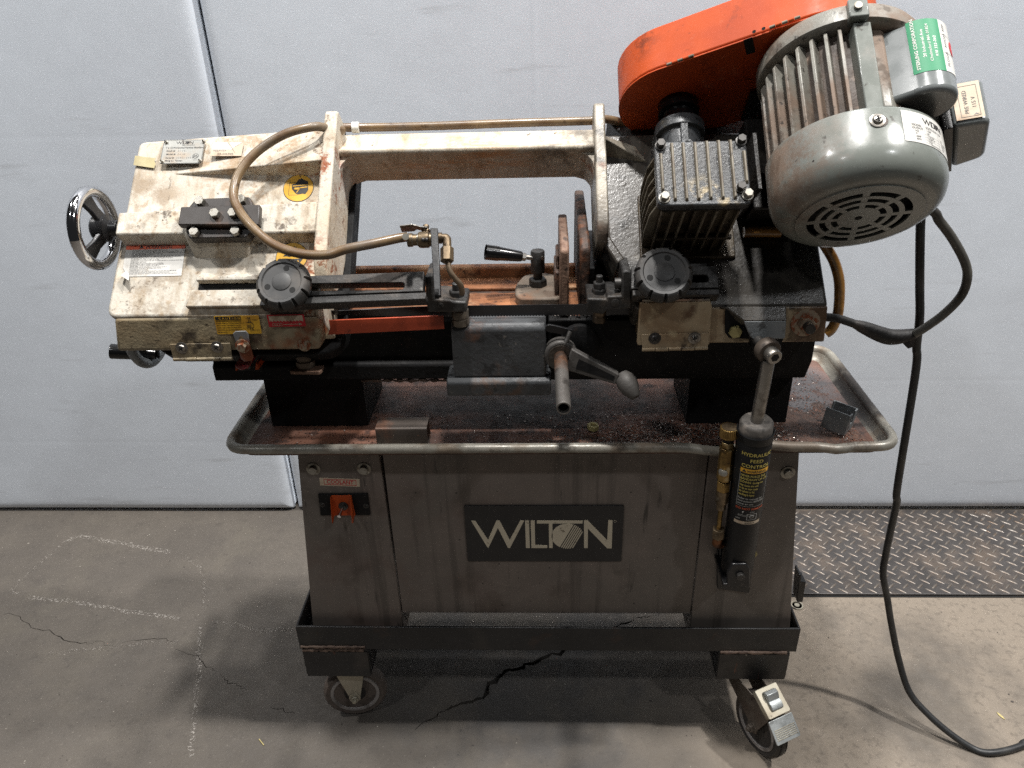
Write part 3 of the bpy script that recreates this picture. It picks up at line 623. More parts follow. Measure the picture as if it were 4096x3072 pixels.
mb.prism(circ(cx, cz, .0024, 20), SY0+.0006, SY0+.0011, MXZ, holes=[circ(cx, cz, .0019, 20)[::-1]])
part('logo_lettering', mb, i_logow, lg, smooth=False)

# ------------------------------------------------------------------ text and stickers
_tc = {}
def text2d(body, size=1, bold=0, align='LEFT', sx=1):
    key = (body, bold, align)
    if key not in _tc:
        c = bpy.data.curves.new('lettering', 'FONT'); c.body = body; c.size = 1; c.align_x = align; c.offset = bold; c.resolution_u = 2
        o = bpy.data.objects.new('lettering', c); COL.objects.link(o); dg = bpy.context.evaluated_depsgraph_get(); dg.update()
        me = o.evaluated_get(dg).to_mesh(); V = [(v.co.x, v.co.y) for v in me.vertices]; Fs = [tuple(p.vertices) for p in me.polygons]
        o.evaluated_get(dg).to_mesh_clear(); bpy.data.objects.remove(o); bpy.data.curves.remove(c); _tc[key] = (V, Fs)
    V, Fs = _tc[key]; return [(a*size*sx, b*size) for a, b in V], Fs
class Sticker:
    """flat print in (u, v) metres, v up; mapped onto a surface by fn(u, v, h)"""
    def __init__(s, fn): s.fn = fn; s.mb = MB(); s.mats = []
    def mi(s, m):
        if m not in s.mats: s.mats.append(m)
        return s.mats.index(m)
    def sheet(s, poly, m, h=.0004, grid=None):
        if grid:   # rectangle, subdivided
            x0, y0, x1, y1 = poly; nx, ny = grid; rings = [[s.fn(x0+(x1-x0)*i/nx, y0+(y1-y0)*j/ny, h) for i in range(nx+1)] for j in range(ny+1)]
            V = [p for r in rings for p in r]; s.mb.add(V, [(j*(nx+1)+i, j*(nx+1)+i+1, (j+1)*(nx+1)+i+1, (j+1)*(nx+1)+i) for j in range(ny) for i in range(nx)], s.mi(m))
        else:
            n = len(poly); V = [s.fn(a, b, h) for a, b in poly] + [s.fn(a, b, h-.00035) for a, b in poly]
            s.mb.add(V, [tuple(range(n))]+[(i, (i+1) % n, n+(i+1) % n, n+i) for i in range(n)], s.mi(m))
        return s
    def r(s, x0, y0, x1, y1, m, h=.0004, rad=0): return s.sheet(rect(x0, y0, x1, y1, rad), m, h)
    def frame(s, x0, y0, x1, y1, t, m, h=.0007):
        for q in ((x0,y0,x1,y0+t),(x0,y1-t,x1,y1),(x0,y0+t,x0+t,y1-t),(x1-t,y0+t,x1,y1-t)): s.r(*q, m, h)
        return s
    def t(s, body, x, y, size, m, bold=.0, align='LEFT', h=.0007, sx=1, rot=0, cut=None):
        V, Fs = text2d(body, size, bold, align, sx)
        if cut: Fs = [f for f in Fs if all(cut(V[i][0]+x, V[i][1]+y) for i in f)]
        c, sn = math.cos(rot), math.sin(rot)
        s.mb.add([s.fn(x+a*c-b*sn, y+a*sn+b*c, h) for a, b in V], Fs, s.mi(m)); return s
    def poly(s, P, m, h=.0007): return s.sheet(P, m, h)
    def logo(s, x, y, w, m, h=.0007):
        for o in logo_polys(w): s.sheet([(x+a, y+b) for a, b in o], m, h)
        return s
    def build(s, name, parent, label=None): return part(name, s.mb, s.mats, parent, 0, smooth=True, angle=50, recalc=True, label=label)
def flatfn(TL, TR, BL, w, h):
    """plane patch given three corners; (u, v) in 0..w, 0..h with v up"""
    TL, TR, BL = Vector(TL), Vector(TR), Vector(BL); a = (TR-TL)/w; b = (TL-BL)/h; n = a.cross(b).normalized()
    if n.y > 0: n = -n
    return lambda u, v, q: BL + a*u + b*v + n*q

# coolant switch and label
leg_l = [o for o in saw.children if o.name.startswith('stand_leg')][0]
q3 = lambda k, pts, Y: [yw(k, u, v, Y) for u, v in pts]
TL, TR, BL = q3('b6', ((420,308),(800,322),(428,382)), SY0-.0002)
w, h = .0475, .0098
st = Sticker(flatfn(TL, TR, BL, w, h)); st.r(0, 0, w, h, i_paper).frame(.005, .0014, w-.004, h-.0014, .0005, i_red).t('COOLANT', w*.51, .0029, .0064, i_red, .018, 'CENTER', sx=1.02); st.build('coolant_label', saw, 'cream label with COOLANT in red on the left leg')
a, b = yq('b6', 410, 455, SY0), yq('b6', 908, 655, SY0)
sw = part('switch_plate', MB().prism([yq('b6', u, v, SY0) for u, v in ((412,456),(882,452),(908,656),(436,660))], SY0-.0035, SY0, MXZ), m_black, saw, .0012)
g0, g1 = yq('b6', 535, 476, SY0-.004), yq('b6', 720, 476, SY0-.004); gb = yq('b6', 540, 665, SY0-.004)[1]
mb = MB(); mb.prism([(g0[0], g0[1]), (g1[0], g1[1]), (g1[0]+.003, gb), (g0[0]-.001, gb)], SY0-.0052, SY0-.0036, MXZ)
for xx, sg in ((g0[0], -1), (g1[0], 1)):
    mb.prism([(SY0-.0055, g0[1]+.001), (SY0-.012, g0[1]-.002), (SY0-.024, gb-.002), (SY0-.020, gb-.006), (SY0-.0055, gb)], xx+(-.0008 if sg < 0 else 0), xx+(0.0008 if sg > 0 else 0)+.0008*(sg > 0), MYZ)
part('toggle_guard', mb, m_orange, saw, .0005)
cx, cz = yq('b6', 648, 578, SY0-.006); 
mb = MB(); mb.lathe([(.0085, 0), (.0085, .003), (.006, .004), (.006, .007), (.0045, .0075)], axis_frame((cx, SY0-.0045, cz), -Y_), 20)
part('toggle_collar', mb, m_boltd, saw)
part('toggle_lever', MB().tube([Vector((cx, SY0-.010, cz)), Vector((cx-.0015, SY0-.02, cz-.003)), Vector((cx-.003, SY0-.030, cz-.005))], lambda t: .0022+.0012*t, 10), m_chrome, saw)
for u, v in ((447,565),(862,577)): put('screw', me_screwd, yw('b6', u, v, SY0-.0035), -Y_, sw, .4, .55)
a, b = yw('b6', 1378, 74, 1.058), yw('b6', 1638, 86, 1.058)
part('white_tag', MB().box(a.x, b.x, SY0-.0012, SY0-.0004, yw('b6', 1378, 85, SY0).z, yw('b6', 1378, 85, SY0).z+.008), i_white, saw)
part('side_bracket', MB().prism([yq('c3', u, v, 1.20) for u, v in ((112,505),(125,510),(122,545),(150,548),(132,660),(100,660))], 1.17, 1.20, MXZ), m_blackgloss, saw, .001)

# ------------------------------------------------------------------ chip tray
TX0, TX1, TY0, TY1, TZ, TF = -.540, .583, 1.056, 1.44, .7085, .6925
def trr(ins, rad): return rect(TX0+ins, TY0+ins, TX1-ins, TY1-ins, rad, 8)
def dent(p, z):
    x, y = p
    if y < TY0+.03 and .22 < x < .52:
        z += -.006*math.exp(-((x-.29)/.035)**2) + .006*math.exp(-((x-.35)/.03)**2) - .005*math.exp(-((x-.475)/.02)**2); y -= .004*math.exp(-((x-.27)/.03)**2)
    return Vector((x, y, z))
def dense(loop, step=.015):
    out = []
    for i, p in enumerate(loop):
        q = loop[(i+1) % len(loop)]; n = max(1, int(math.hypot(q[0]-p[0], q[1]-p[1])/step))
        out += [(p[0]+(q[0]-p[0])*k/n, p[1]+(q[1]-p[1])*k/n) for k in range(n)]
    return out
base = dense(trr(0, .05)); ctr = Vector(((TX0+TX1)/2, (TY0+TY1)/2))
def inset(loop, d):
    n = len(loop); out = []
    for i in range(n):
        a, b = Vector(loop[i-1]), Vector(loop[(i+1) % n]); t = (b-a).normalized(); nn = Vector((-t.y, t.x)); out.append(tuple(Vector(loop[i])+nn*d))
    return out
rings = []
mb = MB()
prof = [(.007+.0085*math.cos(a), TZ+.0085*math.sin(a)) for a in [R(x) for x in (-60, -20, 20, 60, 100, 140, 180, 215)]]
prof = [(.0085-(.0085)*math.cos(t), TZ+.0085*math.sin(t)) for t in [R(x) for x in (-80, -40, 0, 40, 80, 120, 160, 200)]]
rings = [[dent(p, z) for p in inset(base, d)] for d, z in prof]
part('tray_rim', MB().loft(rings, 0, True, False), m_trayrim, saw, angle=80)
rings = [[dent(p, z) for p in inset(base, d)] for d, z in ((.013, TZ+.004), (.018, TF+.010), (.022, TF+.003), (.030, TF))]
mb = MB(); mb.loft(rings, 0, True, False); part('tray_wall', mb, m_trayrim, saw, angle=80)
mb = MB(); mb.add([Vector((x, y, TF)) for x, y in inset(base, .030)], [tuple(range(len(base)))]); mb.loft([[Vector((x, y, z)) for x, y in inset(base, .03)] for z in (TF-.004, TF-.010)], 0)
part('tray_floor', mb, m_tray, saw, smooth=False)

# ------------------------------------------------------------------ bed and pedestals
BY0, BY1, BZ = 1.142, 1.324, .920
mb = MB()
px0, pz1 = yq('b3', 465, 318, 1.165); px1, _ = yq('b3', 1195, 318, 1.165)
part('pedestal', MB().box(px0, px1, 1.165, 1.31, TF-.002, .80), m_black, saw, .002)
rx0, _ = yq('b2', 2050, 460, 1.165); rx1, _ = yq('b4', 1040, 400, 1.165)
part('pedestal', MB().box(rx0, rx1, 1.165, 1.31, TF-.002, .81), m_black, saw, .002)
bl = yq('2', 1095, 880, BY0)[0]
mb = MB()
mb.prism([(BY0, .797), (BY0, .824), (BY0+.012, .834), (BY0+.012, .897), (BY0, .900), (BY0, .9185), (BY1, .9185), (BY1, .797)], bl, .43, MYZ)
part('bed', mb, m_black, saw, .003)
part('bed_cross_rail', MB().box(px1+.001, rx0-.001, 1.19, 1.29, .775, .796), m_black, saw, .002)
mb = MB(); e = random.Random(5)
P = [Vector((px1+.004+(.16)*i/30, BY0+.004, .7935+e.uniform(-.0012, .0012))) for i in range(31)]
part('chip_crust', mb.tube(P, lambda t: .0026+.0012*math.sin(t*50), 6, 0, 1, False), m_weld, saw)
# rusty table with a slot and a back lip
x0, x1 = -.40, .36
s0, s1 = 1.2075, 1.231
mb = MB(); mb.box(x0, x1, BY0-.001, s0, .9187, BZ+.006); part('bed_table', mb, m_rustbed, saw, .0025)
mb = MB(); mb.box(x0, x1, s1, 1.282, .9187, BZ+.006); part('bed_table', mb, m_rustbed, saw, .0025)
part('bed_slot', MB().box(x0, x1, s0, s1, .9186, .9192), m_jawdark, saw)
part('table_lip', MB().box(x0, x1, 1.2825, 1.305, .9187, .944), m_rustbed, saw, .004)
# left bed front: limit switch, stop bolt
# front vise block
bx0, bx1 = yq('b2', 280, 115, 1.084)[0], yq('b2', 985, 110, 1.084)[0]
mb = MB(); fr = rect(-.149, .812, .012, .9215, .006)
mb.prism([(1.084, .83), (1.084, .914), (1.091, .9215), (BY0-.012, .9215), (BY0-.012, .83)], bx0, bx1, MYZ)
part('front_block', mb, m_block, saw, .004, seg=3)
c0, c1 = yq('b2', 243, 440, 1.076)[0], yq('b2', 1022, 500, 1.076)[0]
part('block_foot', MB().prism([(1.077, .800), (1.076, .824), (1.083, .830), (BY0-.012, .831), (BY0-.012, .800)], c0, c1, MYZ), m_block, saw, .003)
e = random.Random(9); mb = MB()
for i in range(15):
    x = bx0+.006+(bx1-bx0-.012)*e.random(); z = .842+.068*e.random(); s_ = e.uniform(.0015, .0055)
    mb.loft([[Vector((x+s_*k*math.cos(t)*e.uniform(.6, 1.4), 1.0845-h, z+s_*k*.6*math.sin(t)*e.uniform(.6, 1.4))) for t in [2*PI*j/7 for j in range(7)]] for k, h in ((1, 0), (.7, .0003))])
part('casting_pits', mb, m_block, saw, kind='stuff')
# metal behind blade on the right: casting step under the right guide
part('bed_front_right', MB().prism([(BY0-.03, .84), (BY0-.03, .9165), (BY0-.012, .9215), (BY0-.0005, .9215), (BY0-.0005, .80), (BY0-.012, .80)], bx1+.004, .43, MYZ), m_black, saw, .003)
# vise jaws
jt = 1.046
part('vise_jaw', MB().prism([(1.116, .927), (1.116, 1.026), (1.128, 1.036), (1.252, 1.046), (1.252, .927)], .0275, .0415, MYZ), m_jaw, saw, .003, label='left movable jaw, rusty brown')
part('vise_jaw', MB().prism([(1.122, .927), (1.122, 1.026), (1.136, 1.038), (1.345, 1.062), (1.345, .927)], .0580, .0738, MYZ), m_jawdark, saw, .004, label='right fixed jaw, darker and taller')
jb = MB(); jb.box(.020, .0283, 1.150, 1.235, .936, .982); jb.box(.0225, .0284, 1.162, 1.225, .983, 1.004); part('jaw_backing', jb, m_jawdark, saw, .003)
jb = MB(); jb.box(.0735, .10, 1.16, 1.36, .927, .985); jb.prism([(.0735, .985), (.12, .927), (.0735, .927)], 1.19, 1.215, MXZ); part('jaw_support', jb, m_black, saw, .003)
vp = [zq('4', u, v, .938) for u, v in ((1492,590),(1500,545),(1560,475),(1700,455),(1790,470),(1825,560),(1825,650),(1530,650),(1500,625))]
part('vise_slide', MB().prism(rpoly(vp, .01), .9262, .942, MXY), m_viseiron, saw, .003)
nc = zw('4', 1662, 525, .945)
put('vise_nut', hexbolt('vise_nut', [m_guide], .0150, .013, .0), Vector((nc.x, nc.y, .942)), Z_, saw, .3)
part('clamp_post', MB().lathe([(.0075, 0), (.0075, .011), (.0115, .012), (.0115, .046), (.0105, .048)], axis_frame((nc.x, nc.y, .954), Z_), 24), m_guide, saw)
hb = Vector((nc.x-.008, nc.y-.004, .991)); ha = yw('4', 1345, 300, hb.y-.012)
part('clamp_stud', MB().cyl(hb, hb+(ha-hb).normalized()*.020, .0042, 12), m_steel, saw)
put('stud_nut', hexbolt('stud_nut', [m_steel], .0068, .008), hb+(ha-hb).normalized()*.012, (ha-hb), saw)
hv = (ha-hb).normalized()
part('clamp_handle', MB().lathe([(.0075, 0), (.0085, .003), (.0105, .030), (.0122, .060), (.0118, (ha-hb).length-.024), (.008, (ha-hb).length-.019), (.002, (ha-hb).length-.017)], axis_frame(hb+hv*.018, hv), 24), m_bakelite, saw)
put('clamp_plug', hexbolt('clamp_plug', [m_steel], .004, .001, hexr=14), Vector((nc.x+.008, nc.y-.0085, .992)), Vector((.6, -.8, 0)), saw)
# stock stop: rod, collar, arm, thumb plate
rz = .868; rc = yw('b2', 1092, 312, 1.085); ry = 1.085
part('stop_rod', MB().lathe([(.0104, 0), (.0104, .178), (.0098, .181), (.0078, .181), (.0078, .12)], axis_frame((rc.x, 1.098, rc.z), -Y_), 24), m_steel if False else bm_('rod_steel', S(112, 108, 104), .34, met=.6, var=.08, layers=[L(S(150,100,66), 14, .36, .58, .9, c=(.03,1.08,.86), r=.07), L(S(52,48,46), 22, .5, .62, .7)]), saw)
ac = Vector((rc.x, 1.088, rc.z)); be = yw('b2', 1570, 500, 1.055)
mb = MB(); mb.lathe([(.0245, 0), (.0255, .002), (.0255, .018), (.0235, .021), (.0125, .021)], axis_frame(ac+Vector((0, .012, 0)), -Y_), 32)
d = (be-ac); d.normalize(); n = Y_.cross(d).normalized()
A = [ac+d*.012+n*.019, ac+d*.012-n*.019, be-d*.014-n*.009, be-d*.014+n*.009]
mb.loft([[p+Vector((0, .004, 0)) for p in A], [p+Vector((0, -.010, 0)) for p in A]])
part('stop_arm', mb, m_viseiron if False else bm_('stop_arm_iron', S(80, 77, 74), .55, met=.2, var=.1, bump=.0006, bsc=160, layers=[L(S(60,58,56), 14, .46, .64, .7), L(S(140,130,118), 50, .62, .7, .6)]), saw, .003, seg=3)
A2 = [ac+d*.028+n*.009, ac+d*.028-n*.0085, be-d*.020-n*.004, be-d*.020+n*.004]
part('arm_recess', MB().loft([[p+Vector((0, -.0102, 0)) for p in A2], [p+Vector((0, -.0108, 0)) for p in A2]]), m_black, saw)
bd = (d*.55+Vector((0, -.6, -.5))).normalized()
part('stop_tip', MB().lathe([(.010, -.012), (.0150, -.004), (.0165, .006), (.0140, .018), (.008, .030), (.006, .032)], axis_frame(be, bd), 24), MATS['stop_arm_iron'], saw)
part('collar_ring', MB().lathe([(.0190, 0), (.0190, .0018), (.0115, .0018)], axis_frame(ac+Vector((0, -.0086, 0)), -Y_), 28), m_guide, saw)
tp_ = [yq('b2', u, v, 1.088) for u, v in ((980,100),(1000,84),(1050,92),(1185,125),(1188,140),(1150,165),(1000,140),(978,125))]
part('thumb_plate', MB().prism(rpoly(tp_, .002), 1.085, 1.090, MXZ), m_blackgloss, saw, .001)
s0_ = yw('b2', 1165, 140, 1.082); s1_ = yw('b2', 1130, 220, 1.074)
part('thumb_screw', MB().cyl(s0_, s1_, .004, 12), m_boltd, saw)
part('bed_bracket', MB().lathe([(.030, 0), (.030, .012), (.02, .016)], axis_frame((rc.x+.03, 1.112, rc.z+.012), -Y_), 24), m_black, saw)
# ------------------------------------------------------------------ saw head: cream wheel housing
FN = .075                                   # housing face height along N
def hpoly(k, pts, n): return [hq(k, u, v, n) for u, v in pts]
CR = OH + DH*.03 + NH*FN                    # crease between sloping face and upright rim
RY = CR.y                                   # upright rim plane
xl, xr = -.640, -.330
tl = hq('p', 555, 567, FN); tr = hq('p', 1338, 508, FN)
face = rpoly([(tl[0], tl[1]), (tr[0], tr[1]), (xr, .03), (hq('p', 430, 1225, FN)[0], .03)], [.012, 0, 0, .018], 5)
head = part('head_casting', MB().prism(face, -.03, FN, MH), m_cream, saw, .005, seg=3)
zb = yq('2', 700, 800, RY)[1]
r0, r1 = yw('2', 405, 790, RY), yw('2', 1905, 775, RY)
c0 = yw('2', 372, 545, RY)
sec = lambda x0, x1: [Vector((x0, RY+.0005, CR.z-.0005)), Vector((x1, RY+.0005, CR.z-.0005)), Vector((x1, RY+.09, CR.z-.04)), Vector((x0, RY+.09, CR.z-.04))]
low = lambda x0, x1: [Vector((x0, RY-.002, zb+.004)), Vector((x1, RY-.002, zb+.004)), Vector((x1, RY+.075, zb+.004)), Vector((x0, RY+.075, zb+.004))]
rim = part('head_rim', MB().loft([sec(-.6385, xr), low(r0.x, r1.x)]), m_rim, saw, .006, seg=3)
part('wheel_door', MB().prism(rect(-.632, -.27, -.314, .055, .05), -.062, -.031, MH), m_black, saw, .003)
# tapered rib across the face under the top edge
t0 = hq('1', 800, 400, FN); t1 = hq('1', 1955, 290, FN); t2 = hq('1', 1955, 345, FN)
def ridge(name, pts_low, pts_top, n0, mats):
    mb = MB(); mb.loft([[hp(x, d, n0) for x, d in pts_low], [hp(x, d, n) for x, d, n in pts_top]]); return part(name, mb, mats, saw, .0015)
mb = MB()
d_a, d_b = t0[1], t2[1]+.004
rd = hq('1', 1955, 292, FN+.034); bd_ = hq('1', 1955, 412, FN); le = hq('1', 790, 402, FN)
V = [hp(le[0], le[1], FN-.001), hp(xr-.004, rd[1], FN+.034), hp(xr-.004, bd_[1], FN-.002), hp(le[0]+.02, le[1]+.004, FN-.003), hp(xr-.004, tr[1]+.006, FN+.012), hp(le[0]-.04, tl[1]+.010, FN-.002), hp(xr-.004, tr[1]+.006, FN-.004)]
mb.add(V, [(0, 1, 4, 5), (0, 3, 2, 1), (1, 2, 6, 4), (4, 6, 5), (0, 5, 6, 2, 3)])
V = [] and [hp(tl[0]+.012, tl[1]+.004, FN-.002), hp(xr-.004, top, FN-.002), hp(xr-.004, top, FN+.020), hp(xr-.004, d_b-.014, FN+.024), hp(xr-.004, d_b, FN-.002), hp(t0[0], d_a, FN-.002), hp(t0[0]-.02, d_a-.006, FN-.001)]
part('face_gusset', mb, m_cream, saw, .0015, angle=20)
# upright end rib of the housing, with its wavy back edge
rp = [(tr[1]-.012, FN+.030), (tr[1]-.012, .052), (-.262, .010), (-.20, .004), (-.10, -.004), (-.045, .012), (-.022, .035), (-.018, FN+.008), (-.05, FN+.028), (-.20, FN+.030)]
part('housing_end_rib', MB().prism(rpoly(rp, .012, 4), xr-.006, xr+.014, MX), m_cream, saw, .003, seg=3)
part('door_edge', MB().prism([(-.26, -.03), (-.03, -.03), (-.01, -.002), (-.05, .0), (-.255, .006)], xr-.004, xr+.024, MX), m_black, saw, .002)
# tension bar across the face
BN = FN+.031
b0 = hpoly('1', ((412,682),(872,640),(900,842),(392,845)), BN)
ybar = [(b0[0][0], b0[0][1]), (xr-.006, hq('1', 1935, 602, BN-.008)[1]), (xr-.006, hq('1', 1935, 815, BN-.008)[1]), (b0[3][0], b0[3][1])]
dt, db = b0[0][1], b0[3][1]
mb = MB(); lo = [(b0[0][0]-.001, dt-.004), (xr-.006, ybar[1][1]-.004), (xr-.006, db+.006), (b0[0][0]-.001, db+.005)]
mb.loft([[hp(x, d, FN-.02) for x, d in lo], [hp(x, d, BN if i in (0, 3) else BN-.006) for i, (x, d) in enumerate([(b0[0][0], dt), (xr-.006, ybar[1][1]), (xr-.006, db-.002), (b0[0][0], db)])]])
part('tension_bar', mb, m_cream, saw, .003)
w0 = hpoly('1', ((905,850),(1395,845),(1340,935),(945,940)), FN+.018)
mb = MB(); mb.loft([[hp(x, d, FN-.004) for x, d in [(w0[0][0]-.006, db-.02), (w0[1][0]+.01, db-.02), (w0[2][0], w0[2][1]+.012), (w0[3][0], w0[3][1]+.012)]], [hp(x, d, FN+.030) for x, d in [(w0[0][0], db-.02), (w0[1][0], db-.02), (w0[1][0]-.004, db+.004), (w0[0][0]+.004, db+.004)]]])
part('bar_boss', mb, m_cream, saw, .004)
PN = BN+.006
bk = hpoly('1', ((932,640),(982,580),(1380,565),(1402,620),(1402,800),(1370,850),(1350,864),(935,872),(908,822),(915,700)), PN)
part('slide_plate', MB().prism(rpoly(bk, .004), BN-.012, PN, MH), m_blackgloss if False else bm_('brown_black_plate', S(44, 38, 34), .42, var=.1, layers=[L(S(92,66,50), 14, .5, .66, .7), L(S(24,22,21), 10, .5, .66, .6)]), saw, .0015)
bk2 = hpoly('1', ((872,640),(1455,622),(1448,772),(850,772)), PN+.012)
part('slide_block', MB().prism(bk2, PN, PN+.012, MH), MATS['brown_black_plate'], saw, .0015)
for u, v, z in ((1017,603,PN),(1322,590,PN),(1127,692,PN+.012),(1262,688,PN+.012),(978,828,PN),(1280,820,PN)):
    put('bolt', hexbolt('bolt', [m_bolt], .0078, .0075) if (u, v) == (1017, 603) else [m for m in bpy.data.meshes if m.name.startswith('bolt') and m.users][-1], hw('1', u+2, v+6, z), NH, saw, u)
# tension handwheel
hc = hw('1', 268, 800, FN+.018); hx = -X_
MW = axis_frame(hc, hx)
hwm = part('handwheel', MB().add([], []) if False else (lambda q: q.loft([[MW @ Vector(((.0545+.0088*math.cos(b))*math.cos(a), (.0545+.0088*math.cos(b))*math.sin(a), .006+.0088*math.sin(b)*1.05)) for b in [2*PI*j/14 for j in range(14)]] for a in [2*PI*i/48 for i in range(49)]], 0, True, False))(MB()), m_chrome, saw, label='chrome rim blade tension handwheel')
for k in range(3):
    a = R(82+120*k); e1 = Vector((math.cos(a), math.sin(a), 0)); e2 = Vector((-math.sin(a), math.cos(a), 0)); mb = MB()
    mb.loft([[MW @ (e1*r_+e2*s_*w+Vector((0, 0, h+t))) for s_, t in ((-1,-.004),(1,-.004),(1,.004),(-1,.004))] for r_, w, h in ((.014, .011, -.010), (.030, .0095, -.002), (.050, .015, .006))])
    part('spoke', mb, m_blackgloss, hwm, .002)
part('wheel_hub', MB().lathe([(.012, -.032), (.013, -.020), (.020, -.016), (.021, .002), (.017, .006), (.001, .006)], MW, 24), m_blackgloss, hwm)
part('tension_screw', MB().cyl(hc+X_*.016, hc+X_*.05, .009, 16), m_boltd, saw)
# guide slide pad on the face (dovetail channel for the left arm)
GN = FN+.013
pad = hpoly('2', ((968,258),(1700,225),(1700,262),(972,300)), GN)
dl = hq('2', 975, 255, GN)[1]
x_a, x_b = hq('2', 972, 300, GN)[0], xr+.002
s_t, s_b = hq('2', 1200, 258, GN)[1], hq('2', 1200, 328, GN)[1]
p_b = hq('2', 1200, 452, GN)[1]
mb = MB(); mb.prism([(x_a, s_t-.022), (x_b, s_t-.022), (x_b, s_t), (x_a, s_t)], FN-.004, FN+.0125, MH, poly1=[(x_a+.001, s_t-.006), (x_b, s_t-.006), (x_b, s_t), (x_a+.001, s_t)])
part('slide_ledge', mb, m_cream, saw, .0015)
part('slide_channel', MB().prism([(x_a+.001, s_t+.0003), (x_b-.001, s_t+.0003), (x_b-.001, s_b-.0003), (x_a+.001, s_b-.0003)], FN-.002, FN+.0012, MH), m_black, saw)
mb = MB(); mb.prism([(x_a-.004, s_b), (x_b, s_b), (x_b, p_b), (x_a-.010, p_b)], FN-.004, GN, MH)
part('slide_pad', mb, m_cream, saw, .002)
xs0 = yq('2', 940, 500, RY)[0]
part('slide_pad_edge', MB().loft([[hp(xs0, p_b-.006, GN-.001), hp(xr, p_b-.006, GN-.001), hp(xr, .031, FN-.004), hp(xs0, .031, FN-.004)], [hp(xs0, p_b-.006, FN-.01), hp(xr, p_b-.006, FN-.01), hp(xr, .028, FN-.014), hp(xs0, .028, FN-.014)]]), m_cream, saw, .001)
# ------------------------------------------------------------------ beam and right rib
xB0, xB1 = xr+.012, hq('p', 2374, 560, .06)[0]
dT = (hq('p', 1400, 540, .06)[1]+hq('p', 2350, 503, .06)[1])/2; dF = hq('3', 1100, 318, .06)[1]
beam = part('beam', MB().prism(rpoly([(dT, .058), (dT, .0), (dF, -.004), (dF+.016, -.004), (dF+.020, .002), (dF+.020, .080), (dF+.014, .084), (dF-.002, .064)], [.006, .006, 0, .004, .004, .004, .003, .010], 4), xB0, xB1+.002, MX), m_cream, saw, .0012, label='cream top beam over the throat')
rr = [(dT-.022, .098), (dT-.022, .055), (dF-.01, .0), (dF+.03, -.02), (-.10, -.02), (-.088, .0), (-.082, .075), (-.10, .092)]
part('throat_rib', MB().prism(rpoly(rr, .012, 4), xB1-.001, xB1+.016, MX), bm_('grimy_cream_rib', S(168,160,145), .36, var=.08, bump=.0007, bsc=200, layers=[L(S(110,102,92), 10, .38, .60, .8), L(S(46,40,34), 26, .52, .64, .8), L(S(150,90,50), 12, .5, .62, .5), L(S(60,56,52), 8, .28, .56, .9, c=(.09,1.10,1.02), r=.12, soft=.7)]), saw, .003, seg=3)
_cl = hq('b1', 377, 158, .05)
part('rib_foot', MB().prism([(xB1, -.105), (xB1+.015, -.105), (_cl[0]+.016, _cl[1]-.004), (_cl[0]+.004, _cl[1]+.004)], -.02, .066, MH), MATS['oily_shaded_enamel'], saw, .003)
for x0, x1, sg in ((xB0, xB0+.030, 1), (xB1, xB1-.030, -1)):
    q = [(x0, dF+.012), (x1, dF+.018), (x0+sg*.012, dF+.024), (x0+sg*.004, dF+.034), (x0, dF+.052)]
    part('throat_fillet', MB().prism(rpoly(q, .003), .0, .072, MH), m_cream, saw, .002)
# ------------------------------------------------------------------ right (drive side) housing
GR = .05
xR0, xR1 = xB1+.014, hq('b1', 1962, 440, GR)[0]
dR = hq('b1', 1500, 458, GR)[1]
cl = hpoly('b1', ((322,5),(377,158),(520,158)), GR)
fp = [(xR0, dT+.006), (xR1-.008, dT+.006), (xR1, dR), (cl[1][0]+.03, dR), (cl[1][0]+.012, cl[1][1]+.004), (cl[1][0], cl[1][1]), (xR0+.002, cl[0][1])]
part('drive_housing', MB().prism(fp, -.055, GR, MH), m_oily, saw, .006, seg=3)
CRr = OH+DH*dR+NH*GR; RYr = CRr.y
zr = yq('b1', 1500, 722, RYr)[1]
xa, xb2 = yq('b1', 1085, 470, RYr)[0], yq('b1', 1962, 450, RYr)[0]
x0_, x1_ = yq('b1', 575, 500, RYr)[0], yq('b1', 1932, 718, RYr)[0]
part('drive_rim', MB().loft([[Vector((x0_, RYr+.0005, CRr.z-.0005)), Vector((xb2, RYr+.0005, CRr.z-.0005)), Vector((xb2, RYr+.07, CRr.z)), Vector((x0_, RYr+.07, CRr.z))], [Vector((x0_, RYr, zr)), Vector((x1_, RYr, zr)), Vector((x1_, RYr+.08, zr)), Vector((x0_, RYr+.08, zr))]]), m_amber, saw, .003)
g0, g1 = hq('8', 290, 415, GR), hq('8', 755, 490, GR)
mb = MB(); a0 = hq('8', 285, 350, GR)[1]; a1 = hq('8', 290, 600, GR)[1]
mb.add([hp(xR0-.002, a0-.006, GR-.003), hp(xR0-.002, a0+.006, GR+.034), hp(xR0-.002, g0[1], GR+.034), hp(xR0-.002, a1-.02, GR-.003), hp(g1[0]+.01, g1[1]+.012, GR-.002), hp(g1[0]-.01, g1[1]-.02, GR-.002)], [(0,1,5),(1,2,4,5),(2,3,4),(0,5,4,3),(0,3,2,1)])
part('rib_gusset', mb, MATS['grimy_cream_rib'], saw, .0015)
